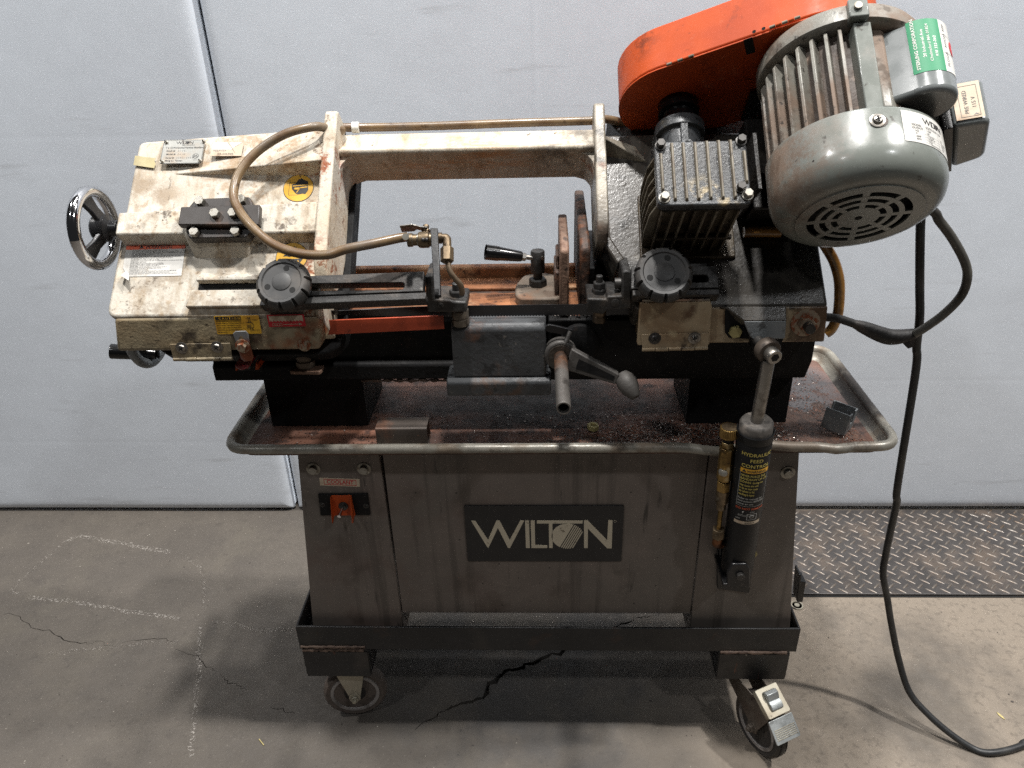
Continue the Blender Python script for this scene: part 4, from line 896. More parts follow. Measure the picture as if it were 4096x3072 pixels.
# feed cylinder bracket: sloping apron and upright tab
ap = hpoly('b1', ((1160,455),(1648,450),(1652,560),(1338,562),(1215,470)), GR+.002)
part('cylinder_bracket', MB().prism(ap, GR-.014, GR+.003, MH), m_oily, saw, .0015)
ed = hw('b1', 1500, 562, GR+.002); TYb = ed.y-.0005
tabp = [yq('b1', u, v, TYb) for u, v in ((1338,563),(1652,560),(1642,685),(1630,694),(1405,694),(1385,680))]
part('bracket_tab', MB().prism(tabp, TYb, TYb+.014, MXZ), bm_('bracket_grey', S(128,132,134), .42, var=.06, bump=.0006, bsc=200, layers=[L(S(60,58,56), 60, .58, .66, .7), L(S(90,92,94), 14, .5, .68, .5)]), saw, .0015)
tabq = [yq('b1', u, v, TYb) for u, v in ((1390,690),(1640,690),(1600,800),(1470,815),(1400,780))]
part('bracket_lug', MB().prism(tabq, TYb+.003, TYb+.03, MXZ), m_black, saw, .002)
pv = yw('b1', 1790, 572, RYr)
put('pivot_nut', hexbolt('pivot_nut', [m_boltr], .0125, .012, .0215, stud=.009), pv, -Y_+Z_*.05, saw, .2)
part('pivot_stud', MB().cyl(pv-Y_*.012, pv-Y_*.0255, .0078, 16), m_boltd, saw)
put('bolt', hexbolt('bolt', [bm_('yellowed_bolt', S(176,164,112), .5, met=.2, var=.1)], .010, .006), yw('b1', 1272, 636, RYr-.002), -Y_, saw, .2)
part('dark_recess', MB().prism([yq('b1', u, v, RYr) for u, v in ((1195,480),(1225,470),(1345,570),(1388,690),(1225,682),(1195,640))], RYr-.0024, RYr-.0004, MXZ), m_black, saw, .001)  # thin black plate in place of the recess
# lower blade cover with hinge
CYc = RYr-.014
cp = [yq('b1', u, v, CYc) for u, v in ((572,424),(1088,408),(1100,455),(1082,640),(1078,655),(560,742),(552,735))]
cp = [yq('b1', u, v, CYc) for u, v in ((572,424),(1088,408),(1104,455),(1084,738),(552,742))]
cov = part('blade_cover', MB().prism(cp, CYc, CYc+.0125, MXZ), m_amber, saw, .002)
ct = [yw('b1', u, v, CYc) for u, v in ((588,410),(1088,402))]
part('cover_lip', MB().box(ct[0].x, ct[1].x, CYc-.001, CYc+.02, ct[1].z-.002, ct[1].z+.002), MATS['grimy_cream_rib'], saw, .001)
HYh = CYc-.002
def hinge(k, pts, Y, knuck, mats, screws, me):
    h = part('hinge', MB().prism([yq(k, u, v, Y) for u, v in pts], Y, Y+.0018, MXZ), mats, saw, .0006)
    a, b = yw(k, *knuck[0], Y), yw(k, *knuck[1], Y)
    for i in range(5):
        p, q = a.lerp(b, i/5+.006), a.lerp(b, (i+1)/5-.006)
        part('hinge_knuckle', MB().cyl(p+Vector((0, .001, 0)), q+Vector((0, .001, 0)), .0034 if i % 2 else .0030, 12), mats, h)
    for u, v in screws: put('screw', me, yw(k, u, v, Y), -Y_, h, .6)
    return h
hinge('b1', ((582,660),(1080,648),(1072,760),(590,768)), HYh, ((585,772),(1072,760)), m_amber, ((680,688),), me_screwd)
put('screw', me_screw, yw('b1', 972, 685, HYh), -Y_, saw, .2)
HY2 = RY-.006
hinge('2', ((790,732),(1234,724),(1252,835),(816,842)), HY2, ((815,845),(1252,838)), m_rim, ((880,758),(1140,752)), me_screw)
# rusty stop bracket, bolts and limit switch under the housing
bp = [yq('2', u, v, RY-.008) for u, v in ((1255,655),(1275,637),(1350,634),(1368,655),(1378,720),(1408,830),(1395,855),(1340,862),(1315,840),(1280,720))]
part('stop_strap', MB().prism(bp, RY-.008, RY-.006, MXZ), bm_('strap_grey_rust', S(132,134,136), .5, met=.3, var=.08, layers=[L(S(120,58,26), 30, .30, .46, .95, c=(-.437,1.03,.905), r=.028), L(S(60,50,44), 30, .55, .66, .7)]), saw, .0008)
part('strap_slot', MB().prism([yq('2', u, v, RY-.0085) for u, v in ((1298,690),(1310,672),(1325,672),(1334,690),(1334,705),(1300,705))], RY-.0084, RY-.0081, MXZ), m_rim, saw)
put('bolt', me_boltr, yw('2', 1328, 745, RY-.009), -Y_, saw, .2)
put('bolt', me_boltr, yw('2', 1782, 738, RY-.003), -Y_, saw, .5, .9)
so = [yq('2', u, v, 1.09) for u, v in ((1310,820),(1420,822),(1415,850),(1370,866),(1325,852))]
part('switch_cap', MB().prism(so, 1.06, 1.10, MXZ), bm_('red_cap', S(120,30,36), .4, var=.1, layers=[L(S(220,190,180), 40, .52, .62, .9), L(S(60,20,20), 20, .5, .66, .6)]), saw, .003)
for pts in (((1290,870),(1300,862),(1306,905),(1290,908)), ((1440,850),(1455,858),(1462,897),(1436,900))):
    part('switch_guard', MB().prism([yq('2', u, v, 1.10) for u, v in pts], 1.09, 1.125, MXZ), m_orange, saw, .0006)
put('switch_screw', hexbolt('switch_screw', [m_boltd], .006, .005), yw('2', 1372, 888, 1.11), -Y_, saw)
part('switch_body', MB().box(yq('2', 1285, 870, 1.12)[0], yq('2', 1470, 870, 1.12)[0], 1.118, 1.15, .828, .872), m_black, saw, .002)
sb = yw('2', 1800, 925, 1.10)
part('stop_plate', MB().prism(rpoly([zq('2', u, v, sb.z) for u, v in ((1672,930),(1690,905),(1750,880),(1930,878),(1912,920),(1890,935))], .004), sb.z-.006, sb.z, MXY), m_jaw, saw, .001)
part('stop_post', MB().lathe([(.014, 0), (.0155, .004), (.0155, .012), (.013, .0125), (.013, .016), (.0145, .017), (.0145, .026), (.013, .028)], axis_frame(zw('2', 1797, 895, sb.z), Z_), 24), m_viseiron, saw)
# vise handwheel behind the housing
vh = Vector((-.705, 1.235, .862)); MV = axis_frame(vh, -X_)
vw = part('vise_handwheel', (lambda q: q.loft([[MV @ Vector(((.068+.009*math.cos(b))*math.cos(a), (.068+.009*math.cos(b))*math.sin(a), .009*math.sin(b))) for b in [2*PI*j/12 for j in range(12)]] for a in [2*PI*i/40 for i in range(41)]], 0, True, False))(MB()), m_galv, saw, label='grey vise handwheel low behind the cream housing')
for k in range(3):
    a = R(30+120*k); part('spoke', MB().cyl(vh+X_*.006, MV @ Vector((.064*math.cos(a), .064*math.sin(a), 0)), .009, 10), m_black, vw)
part('vise_screw', MB().cyl(vh-X_*.01, Vector((-.50, 1.235, .862)), .011, 16), m_boltd, saw)
ha, hb_ = yw('2', 350, 783, 1.2), yw('2', 640, 800, 1.215)
part('crank_handle', MB().lathe([(.001, 0), (.0125, .0006), (.0135, .003), (.0128, .03), (.0095, .075), (.008, (hb_-ha).length)], axis_frame(ha, hb_-ha), 24), m_bakelite, saw)
# ------------------------------------------------------------------ blade, guard
bw = .0095; mb = MB(); nseg = 240; xs_, xe_ = -.33, .22
top_, bot_ = [], []
rings = []
for i in range(nseg+1):
    x = xs_+(xe_-xs_)*i/nseg; t = min(1, max(0, (x-xs_)/.19)); t = t*t*(3-2*t); a = R(45)*(1-t)
    wv = Vector((0, -math.sin(a), math.cos(a))); c = Vector((x, 1.11, .934)); tooth = -.0017 if i % 2 else 0
    n = X_.cross(wv)
    rings.append([c+wv*bw+n*.0005, c-wv*(bw+tooth)+n*.0005, c-wv*(bw+tooth)-n*.0005, c+wv*bw-n*.0005])
mb.loft(rings); part('saw_blade', mb, m_blade, saw, angle=50)
part('blade_guard', MB().prism([yq('4', u, v, 1.085) for u, v in ((20,800),(840,765),(965,760),(972,860),(50,906),(30,860))], 1.085, 1.088, MXZ), m_redguard, saw, .0008)
# ------------------------------------------------------------------ guide arms and knobs
def knob(c, nv, r, name='knob_cap', lab=None):
    M = axis_frame(c, nv, X_); mb = MB(); nl = 11; seg = nl*8
    def ring(rad, h, amp):
        out = []
        for i in range(seg):
            a = 2*PI*i/seg; ph = (i % 8)/8; g = -1 if ph == 0 else (.12 if ph in (.125, .875) else 0)
            out.append(M @ Vector(((rad+amp*g)*math.cos(a), (rad+amp*g)*math.sin(a), h)))
        return out
    mb.loft([ring(r*.80, 0, .0), ring(r*.93, .003, .004), ring(r*1.0, .011, .0055), ring(r*.985, .0195, .0055), ring(r*.90, .0258, .0045), ring(r*.84, .0275, .001), ring(r*.74, .0272, 0), ring(r*.70, .0252, 0), ring(r*.36, .0252, 0)])
    k = part('guide_knob', mb, m_knob, saw, angle=28, label=lab)
    part('knob_cap', MB().lathe([(r*.355, .0246), (r*.35, .0262), (r*.33, .0266), (.0005, .0266)], M, 24), m_knob, k)
    for a in (.9, 2.9, 5.1): part('knob_hole', MB().lathe([(r*.11, .0250), (r*.11, .0256), (.0003, .0256)], M @ Matrix.Translation((r*.54*math.cos(a), r*.54*math.sin(a), 0)), 14), m_hole, k)
    return k
AN = FN+.032
aT0, aT1 = hq('2', 1480, 240, AN), hq('4', 822, 432, AN); aB0, aB1 = hq('2', 1467, 432, AN), hq('4', 830, 652, AN)
dA0 = (aT0[1]+aT1[1])/2; dA1 = (aB0[1]+aB1[1])/2; tilt = (aT1[1]-aT0[1])/(aT1[0]-aT0[0])
lin = lambda x, d: (x, d+tilt*(x-(aT0[0]+aT1[0])/2))
sl0, sl1 = hq('4', 0, 525, AN)[1], hq('4', 0, 580, AN)[1]; sx = hq('4', 676, 545, AN)[0]; sh = hq('4', 300, 540, AN)[1]
dS0 = hq('4', 400, 518, AN)[1]; dS1 = hq('4', 400, 572, AN)[1]; dG = hq('4', 400, 602, AN)[1]
outer = [lin(aT0[0], dA0), lin(aT1[0], dA0), lin(aT1[0], dG), lin(aT0[0], dG)]
hole = rect(aT0[0]+.05, dS0, sx, dS1, (dS1-dS0)*.49, 6)
arm = part('guide_arm', MB().prism(outer, AN-.020, AN, MH, 0, holes=[hole[::-1]]), m_arm, saw, .0012, label='left slotted blade guide arm')
part('arm_rail', MB().prism([lin(aT0[0], dG+.0012), lin(aT1[0]+.004, dG+.0012), lin(aT1[0]+.004, dA1), lin(aT0[0]-.002, dA1)], AN-.024, AN-.0006, MH), m_arm, arm, .0012)
knob(hw('2', 1615, 268, AN+.0255) - NH*.0255, NH, .039, lab='left guide arm clamp knob')
AN2 = GR+.036
bT0, bT1, bB0, bB1 = hq('b1', 508, 160, AN2), hq('b1', 1145, 150, AN2), hq('b1', 505, 366, AN2), hq('b1', 1157, 372, AN2)
d0, d1 = (bT0[1]+bT1[1])/2, (bB0[1]+bB1[1])/2; dg = hq('b1', 1000, 318, AN2)[1]
hs0, hs1 = hq('b1', 1000, 220, AN2)[1], hq('b1', 1000, 276, AN2)[1]; hx1 = hq('b1', 1077, 250, AN2)[0]; hx0 = bT0[0]+.03
arm2 = part('guide_arm', MB().prism([(bT0[0], d0), (bT1[0], d0), (bB1[0], dg), (bB0[0], dg)], AN2-.022, AN2, MH, 0, holes=[rect(hx0, hs0, hx1, hs1, (hs1-hs0)*.49, 6)[::-1]]), m_guide, saw, .0012, label='right slotted blade guide arm')
part('arm_rail', MB().prism([(bT0[0], dg+.0012), (bB1[0]+.001, dg+.0012), (bB1[0]+.001, d1), (bT0[0], d1)], AN2-.026, AN2-.0008, MH), m_guide, arm2, .0012)
part('slot_back', MB().prism([(hx0-.004, hs0-.004), (hx1+.004, hs0-.004), (hx1+.004, hs1+.004), (hx0-.004, hs1+.004)], AN2-.0235, AN2-.0222, MH), m_hole, arm2)
kx0, kx1 = hq('b1', 885, 132, AN2-.006), hq('b1', 1072, 150, AN2-.006)
part('gib_key', MB().prism([(kx0[0]-.02, kx0[1]), (kx1[0], kx0[1]), (kx1[0], d0+.004), (kx0[0]-.02, d0+.004)], AN2-.018, AN2-.008, MH), m_guide, saw, .001)
knob(hw('b1', 752, 198, AN2+.0255) - NH*.0255, NH, .0415, lab='right guide arm clamp knob')
# guide heads
GY = 1.062
lx = [yq('4', u, v, GY) for u, v in ((828,468),(888,462),(892,600),(905,640),(1008,646),(1034,655),(1135,660),(1138,738),(848,738),(838,640))]
gh = part('guide_head', MB().prism(lx, GY, 1.122, MXZ), m_guide, saw, .003, seg=2, label='left blade guide head')
nt_ = yw('4', 1065, 622, 1.085)
put('guide_nut', hexbolt('guide_nut', [m_guide], .0115, .010, .015, stud=.010), nt_, Z_, saw, .4)
br_ = yw('4', 1085, 742, 1.085)
part('guide_bearing', MB().lathe([(.004, .004), (.0132, .003), (.0135, .001), (.0135, -.008), (.0125, -.0085), (.0125, -.0105), (.0138, -.011), (.0138, -.021), (.0125, -.0225), (.004, -.0225)], axis_frame((br_.x, 1.092, br_.z), Z_), 28), m_steel if False else bm_('oily_bearing', S(112,104,94), .3, met=.6, var=.08, layers=[L(S(40,36,32), 26, .42, .6, .85)]), saw)
put('set_screw', hexbolt('set_screw', [m_boltd], .0045, .0015, hexr=14), yw('4', 945, 685, GY), -Y_, saw); put('set_screw', hexbolt('set_screw', [m_hole], .0022, .0018), yw('4', 945, 685, GY), -Y_, saw)
GY2 = 1.055
rx = [yq('b1', u, v, GY2) for u, v in ((182,395),(325,402),(332,378),(438,378),(440,205),(460,188),(508,195),(508,470),(330,480),(302,515),(184,500))]
part('guide_head', MB().prism(rx, GY2, 1.118, MXZ), m_guide, saw, .003, label='right blade guide head')
n2 = yw('b1', 268, 392, 1.08)
put('guide_nut', hexbolt('guide_nut', [m_guide], .0108, .011, .013), n2+Z_*.004, Z_, saw, .4)
put('guide_nut', hexbolt('guide_nut', [m_guide], .0095, .009, 0, stud=.009), n2+Z_*.017, Z_, saw, .1)
b2_ = yw('b1', 278, 505, 1.075)
part('guide_bearing', MB().lathe([(.003, .012), (.010, .012), (.0103, .0), (.0103, -.007), (.0095, -.008), (.0095, -.0095), (.0103, -.010), (.0103, -.019), (.0095, -.020), (.003, -.020)], axis_frame((b2_.x, 1.09, b2_.z), Z_), 24), bm_('brass_tint_bearing', S(124,108,90), .32, met=.7, var=.08, layers=[L(S(52,46,40), 30, .46, .6, .7)]), saw)
pn = yw('b1', 385, 283, 1.075)
part('guide_pin', MB().cyl(pn, pn+X_*.032, .0082, 16), m_boltd, saw)
put('set_screw', hexbolt('set_screw', [m_boltd], .006, .0018, hexr=14), yw('b1', 388, 425, GY2), -Y_, saw)
None and part('guide_bolt_row', MB().sphere(yw('b1', 365, 335, 1.07), .006).sphere(yw('b1', 420, 335, 1.07), .005), m_guide, saw)
# ------------------------------------------------------------------ gearbox
gb = MB(); GN1 = .19
c4 = [hq('8', u, v, .2) for u, v in ((872,340),(1888,285),(1962,1003),(920,1043))]
gx0 = (c4[0][0]+c4[3][0])/2; gx1 = (c4[1][0]+c4[2][0])/2; gd0 = (c4[0][1]+c4[1][1])/2; gd1 = (c4[2][1]+c4[3][1])/2
gear = part('gearbox', MB().prism(rect(gx0+.008, gd0+.006, gx1-.008, gd1-.010, .006), .04, GN1-.004, MH), m_gearfin, saw, .002)
cover = part('gearbox_cover', MB().prism(rect(gx0, gd0, gx1, gd1, .009, 5), GN1-.003, .2, MH), m_gear, saw, .0022, seg=3)
part('gearbox_gasket', MB().prism(rect(gx0+.002, gd0+.002, gx1-.002, gd1-.002, .009, 5), GN1-.0075, GN1-.0034, MH), m_black, gear)
for u0, v0, u1, v1 in ((945,450,975,880),(1065,335,1112,985),(1190,330,1240,985),(1320,325,1372,980),(1450,312,1508,970),(1580,305,1640,965),(1712,300,1775,965),(1860,420,1905,790)):
    a, b = hq('8', u0, v0, .2), hq('8', u1, v1, .2); m = (a[0]+b[0])/2
    mb = MB(); mb.loft([[hp(m+s*(.0026 if n < .203 else .0012), d, n) for s, d in ((-1, a[1]+e), (1, a[1]+e), (1, b[1]-e), (-1, b[1]-e))] for n, e in ((.1995, 0), (.2045, .003))])
    part('cover_rib', mb, m_wornedge, cover, .0008)
for k, (u, v, m_) in enumerate(((945,368,m_boltd),(1835,318,m_boltd),(988,950,m_bolt),(1908,918,m_bolt),(1832,838,m_boltd))):
    put('bolt', hexbolt('bolt', [m_], .0062, .008, .0078), hw('8', u, v, .2005), NH, cover, .4*k)
for k in range(8):
    x = gx0+.010+(gx1-gx0-.022)*k/7
    part('fin', MB().prism([(gd1-.0115, .048), (gd1-.004, .052), (gd1-.002, .10), (gd1-.001, GN1-.010), (gd1-.0115, GN1-.006)], x-.0016, x+.0016, MX), m_wornedge if k % 3 else m_gearfin, gear, .0006)
for k in range(6):
    d = gd0+.010+(gd1-gd0-.024)*k/5
    part('fin', MB().prism([(gx0+.0085, .05), (gx0-.004, .058), (gx0-.006, .10), (gx0-.004, .15), (gx0+.003, .178), (gx0+.0085, .182)], d-.0014, d+.0014, MD), m_wornedge, gear, .0006)
part('gearbox_base', MB().prism(rect(gx0-.006, gd0-.004, gx1+.012, gd1+.006, .005), GR-.008, GR+.006, MH), m_gearfin, gear, .002)
part('base_rib', MB().prism(rect(gx0+.012, gd1-.008, gx1-.004, gd1-.002, 0), .095, .102, MH), m_gearfin, gear, .001)
WC = (.211, .100)
def dfr(x, n, d=0): return frame(hp(x, d, n), X_, NH, DH)
MWm = dfr(*WC)
boss = part('worm_boss', MB().lathe([(.030, -.262), (.037, -.260), (.037, -.243), (.030, -.241), (.030, -.17), (.028, -.165)], MWm, 32), m_gear, saw, .001)
mb = MB(); mb.prism([(-.0055, .020), (.0055, .020), (.0055, .036), (-.0055, .036)], -.243, -.17, MWm); part('boss_rib', mb, m_gear, boss, .001)
part('boss_lug', MB().lathe([(.0075, 0), (.0075, .006), (.0045, .006), (.004, .002), (.0002, .002)], frame(hp(WC[0]+.002, -.205, WC[1]+.034), X_, DH, NH), 18), m_gear, boss)
part('boss_lug_hole', MB().lathe([(.0042, 0), (.0002, 0)], frame(hp(WC[0]+.002, -.205, WC[1]+.0405), X_, DH, NH), 14), m_hole, boss)
part('boss_skirt', MB().prism([(-.037, -.05), (.037, -.05), (.037, 0), (-.037, 0)], -.26, -.172, MWm), m_darkoil, boss, .002)
part('worm_bushing', MB().lathe([(.031, -.2996), (.031, -.283), (.024, -.281), (.024, -.262)], MWm, 32), m_bakelite, saw)
part('shaft_bolt', MB().lathe([(.006, -.262), (.006, -.258), (.0002, -.258)], MWm, 12), m_boltd, saw)
# ------------------------------------------------------------------ belt guard
MC = (.413, .202); w0, w1 = Vector(WC), Vector((MC[0]-.024, MC[1]-.006)); sd = (w1-w0).normalized(); nn = Vector((-sd.y, sd.x))
def stadium(r0, r1, k=20):
    out = []; a0 = math.atan2(nn.y, nn.x)
    for i in range(k+1): a = a0+PI*i/k; out.append((w0.x+r0*math.cos(a), w0.y+r0*math.sin(a)))
    for i in range(k+1): a = a0+PI+PI*i/k; out.append((w1.x+r1*math.cos(a), w1.y+r1*math.sin(a)))
    return out
shell = part('belt_guard', MB().prism(stadium(.0895, .084), -.376, -.3045, MD), m_orange, saw, .003, seg=3, label='orange belt guard over the pulleys')
part('guard_back_plate', MB().prism(stadium(.0905, .085), -.3025, -.3, MD), m_orange, shell, .0006)
part('guard_gap', MB().prism(stadium(.0875, .082), -.3046, -.3024, MD), m_hole, shell)
wn = X_*nn.x + NH*nn.y; ws = X_*sd.x + NH*sd.y
def ons(u, v, r=.090): return onplane('5', u, v, OH+X_*w0.x+NH*w0.y+wn*r, wn)
for a, b in (((668,552),(898,468)), ((1535,262),(1800,172))):
    p, q = ons(*a), ons(*b); pd = (p-OH).dot(DH); p = p - DH*(pd+.3035); qd = (q-OH).dot(DH); q = q - DH*(qd+.3035)
    for i in range(5): part('hinge_knuckle', MB().cyl(p.lerp(q, i/5+.01), p.lerp(q, (i+1)/5-.01), .0026 if i % 2 else .0022, 10), m_orange if i % 2 else m_wornedge, shell)
for u, v in ((1400,258),(1480,232)):
    p = ons(u, v, .0925); part('guard_hole', MB().lathe([(.0026, 0), (.0002, 0)], axis_frame(p-wn*.0022, wn), 14), m_hole, shell)
wp = [dq('5', u, v, -.2996) for u, v in ((1312,338),(1388,312),(1416,440),(1340,462))]
part('guard_window', MB().prism(wp, -.2998, -.2994, MD), m_hole, shell)
# ------------------------------------------------------------------ motor
motor = thing('motor', '', 'x', tuple(ROOT)); del motor['category']; del motor['label']; motor.location = (0, 0, 0); motor.parent = saw
MM = dfr(*MC)
def mang(a, r, d): return hp(MC[0]+r*math.sin(R(a)), d, MC[1]+r*math.cos(R(a)))
def mfr(a, r, d):   # local frame: x tangential (clockwise), y along D, z outward
    return frame(mang(a, r, d), X_*math.cos(R(a)) - NH*math.sin(R(a)), DH, X_*math.sin(R(a)) + NH*math.cos(R(a)))
part('motor_body', MB().lathe([(.086, -.27), (.088, -.255), (.088, -.128)], MM, 64), m_bodydust, motor)
part('end_bell', MB().lathe([(.03, -.2985), (.085, -.298), (.104, -.292), (.108, -.284), (.108, -.268), (.104, -.264), (.088, -.262)], MM, 64), m_fin, motor)
for a in (-19.5, -29, -39, -49.5, -60.5, -72, -83.5, -97, -111, -126, -141, -156, -171, 120, 135, 150, 165):
    M = mfr(a, .086, 0); lf = .1045-.086
    mb = MB(); mb.loft([[M @ Vector((sx*(.0034 if h < .01 else .0021), d, h)) for sx, d in ((-1, d0), (1, d0), (1, -.137), (-1, -.137))] for h, d0 in ((0, -.262), (lf*.75, -.2615), (lf, -.255))])
    part('fin', mb, m_fin, motor, .0007)
M = mfr(-5, .084, 0); mb = MB(); mb.loft([[M @ Vector((sx*(.012 if h < .01 else .0105), d, h)) for sx, d in ((-1, -.262), (1, -.262), (1, -.1335), (-1, -.1335))] for h in (0, .022)]); part('motor_rib', mb, m_motor, motor, .0015)
M = mfr(-7, .100, 0); part('end_bell_lug', MB().loft([[M @ Vector((x, d, h)) for x, d in ((-.013, -.29), (.011, -.29), (.011, -.263), (-.013, -.263))] for h in (-.004, .016)]), m_motor, motor, .002)
part('lug_cap', MB().cyl(M @ Vector((-.002, -.277, .015)), M @ Vector((-.002, -.277, .020)), .005, 12), m_bolt, motor)
fanp = [(.1075, -.136), (.1085, -.134), (.1088, -.085)] + [(.0838+.025*math.cos(t), -.083+.035*math.sin(t)) for t in [R(x) for x in range(0, 91, 10)]] + [(.080, -.048), (.078, -.0465)]
fan = part('fan_cover', MB().lathe(fanp, MM, 72, caps=False), m_motor, motor, angle=50)
bands = ((.0003, .026), (.0335, .0405), (.0480, .0545), (.064, .0785))
for i, (a, b) in enumerate(bands):
    part('grille_ring', MB().lathe([(a, -.0455), (b, -.0455), (b, -.0485), (a, -.0485), (a, -.0455)], MM, 64, caps=False), m_motor, motor)
for k in range(8):
    a = R(12+45*k); e1 = Vector((math.cos(a), math.sin(a), 0)); e2 = Vector((-math.sin(a), math.cos(a), 0))
    part('grille_bar', MB().loft([[MM @ (e1*r_+e2*s_*w+Vector((0, 0, h))) for s_, h in ((-1,-.0484),(1,-.0484),(1,-.0457),(-1,-.0457))] for r_, w in ((.025, .0035), (.066, .0045))]), m_motor, motor, .0004)
part('grille_dimple', MB().lathe([(.0048, -.0452), (.0002, -.0452)], MM, 16), m_hole, motor)
part('dark_vent_disc', MB().lathe([(.0002, -.066), (.10, -.066), (.10, -.070), (.0002, -.070)], MM, 40), m_hole, motor)  # plain dark disc standing in for the shade behind the vents
put('screw', me_screw, mang(-5.5, .109, -.116), X_*math.sin(R(-5.5))+NH*math.cos(R(-5.5)), motor, .3)
part('screw_stain', MB().prism(circ(0, 0, .0105, 14, .0085), .0001, .0003, mfr(-4.5, .1087, -.115)), m_bodydust, motor)
# capacitor housing
CA, CRr_, CD0, CD1 = 43, .101, -.262, -.158
ce = Vector((math.sin(R(CA)), math.cos(R(CA)))); ct_ = Vector((ce.y, -ce.x)); cc = Vector(MC)+ce*CRr_; cr = .0365
def cpt(t): a = R(t); v = ce*math.cos(a)+ct_*math.sin(a); return (cc.x+v.x*cr, cc.y+v.y*cr)
U = [cpt(t) for t in range(-90, 91, 9)]
U = [tuple(Vector(U[0])-ce*.04-ct_*.010)] + U + [tuple(Vector(U[-1])-ce*.04+ct_*.010)]
cap = part('capacitor_cover', MB().prism(U, CD0, CD1, MD), m_motor if False else mat('capacitor_enamel', S(112, 116, 116), .22, off=ROOT, var=.04, coat=.4, layers=[L(S(90,80,70), 12, .62, .74, .5), L(S(60,54,48), 60, .66, .71, .6)]), motor, .007, seg=4)
fo = [tuple(Vector(MC)+ce*.086-ct_*.052), tuple(Vector(MC)+ce*.090-ct_*.052), tuple(Vector(MC)+ce*.096+ct_*.052), tuple(Vector(MC)+ce*.092+ct_*.052)]
part('capacitor_flange', MB().prism([tuple(Vector(MC)+ce*.062-ct_*.0555), tuple(Vector(MC)+ce*.072-ct_*.0555), tuple(Vector(MC)+ce*.080-ct_*.046), tuple(Vector(MC)+ce*.080+ct_*.046), tuple(Vector(MC)+ce*.062+ct_*.0555)], CD0-.002, CD1+.010, MD), m_fin, motor, .002)
def capfn(u, v, h):   # u up along the axis (towards -D), v towards the left
    v *= .80; t = 22 - math.degrees(v/cr); a = R(t)
    if t >= -90: w = ce*math.cos(a)+ct_*math.sin(a); p = cc+w*(cr+h)
    else: w = -ct_; p = cc - ct_*(cr+h) - ce*(cr*(R(-90-t)))
    return hp(p.x, CD1-.026-u, p.y)
st = Sticker(capfn); w, h = .0765, .0900*cr/.0365
st.sheet((0, 0, w, .036), i_white, .0004, (4, 14)).sheet((0, .036, w, .084), i_green, .0004, (4, 18))
st.t('STERLING CORPORATION', .004, .0735, .0068, i_white, .02, sx=.93).t('20 Industrial Ave', .020, .0630, .0060, i_white, .006).t('Chelmsford MA 01824', .013, .0545, .0060, i_white, .006).t('978 322-262', .020, .0455, .0060, i_white, .006)
st.t('FLOOR', .008, .026, .0068, i_grey).t('ROOM', .036, .026, .0068, i_grey).t('REP', .060, .026, .0068, i_grey)
st.sheet((.0275, .0002, .0279, .0355), i_grey, .0006, (1, 12)).sheet((.0545, .0002, .0549, .0355), i_grey, .0006, (1, 12))
c_ = circ(.040, .0105, .0105, 28, .0085); st.sheet(c_, i_red, .0012); st.build('capacitor_sticker', motor, 'green and white company sticker with a red dot')
# terminal box
be_ = Vector((.905, .425)); bt_ = Vector((-.425, .905)); bo = Vector(MC)
def bx(e, t): v = bo+be_*e+bt_*t; return (v.x, v.y)
TD0, TD1 = -.216, -.150
part('terminal_neck', MB().prism([bx(.075, -.10), bx(.112, -.10), bx(.112, -.022), bx(.075, -.022)], TD0+.006, TD1-.006, MD), m_motor, motor, .002)
part('terminal_gasket', MB().prism([bx(.112, -.121), bx(.1235, -.121), bx(.1235, -.007), bx(.112, -.007)], TD0-.003, TD1+.003, MD), m_bakelite, motor, .001)
part('terminal_box', MB().prism(rpoly([bx(.124, -.118), bx(.164, -.108), bx(.166, -.016), bx(.124, -.009)], [0, .012, .012, 0], 4), TD0, TD1, MD), MATS['capacitor_enamel'], motor, .006, seg=3)
P0, P1 = Vector(bx(.128, -.0095)), Vector(bx(.160, -.0145)); 
tb = flatfn(hp(P0.x, TD1-.006, P0.y), hp(P0.x, TD0+.006, P0.y), hp(P1.x, TD1-.006, P1.y), .054, .032)
bn = (X_*bt_.x+NH*bt_.y+(X_*be_.x+NH*be_.y)*.12).normalized()
_a = hp(P0.x, TD1-.006, P0.y); _b = hp(P0.x, TD0+.006, P0.y); _c = hp(P1.x, TD1-.006, P1.y); eu, ev = (_b-_a)/.054, (_a-_c)/.032
st = Sticker(lambda u, v, q: _c+eu*u+ev*v+bn*(q+.0012))
st.r(0, 0, .054, .032, i_paper).frame(.003, .004, .049, .026, .0004, i_black).t('PRE WIRED', .0075, .0165, .0066, i_black, .004, sx=1.05).t('115 V', .015, .0075, .0066, i_black, .004, sx=1.05)
st.poly([(.0045, .006), (.0075, .009), (.0045, .012), (.0055, .009)], i_grey); st.build('voltage_label', motor)
part('conduit_clamp', MB().prism([bx(.086, -.06), bx(.112, -.075), bx(.112, -.03), bx(.09, -.03)], -.165, -.132, MD), m_galv, motor, .001)
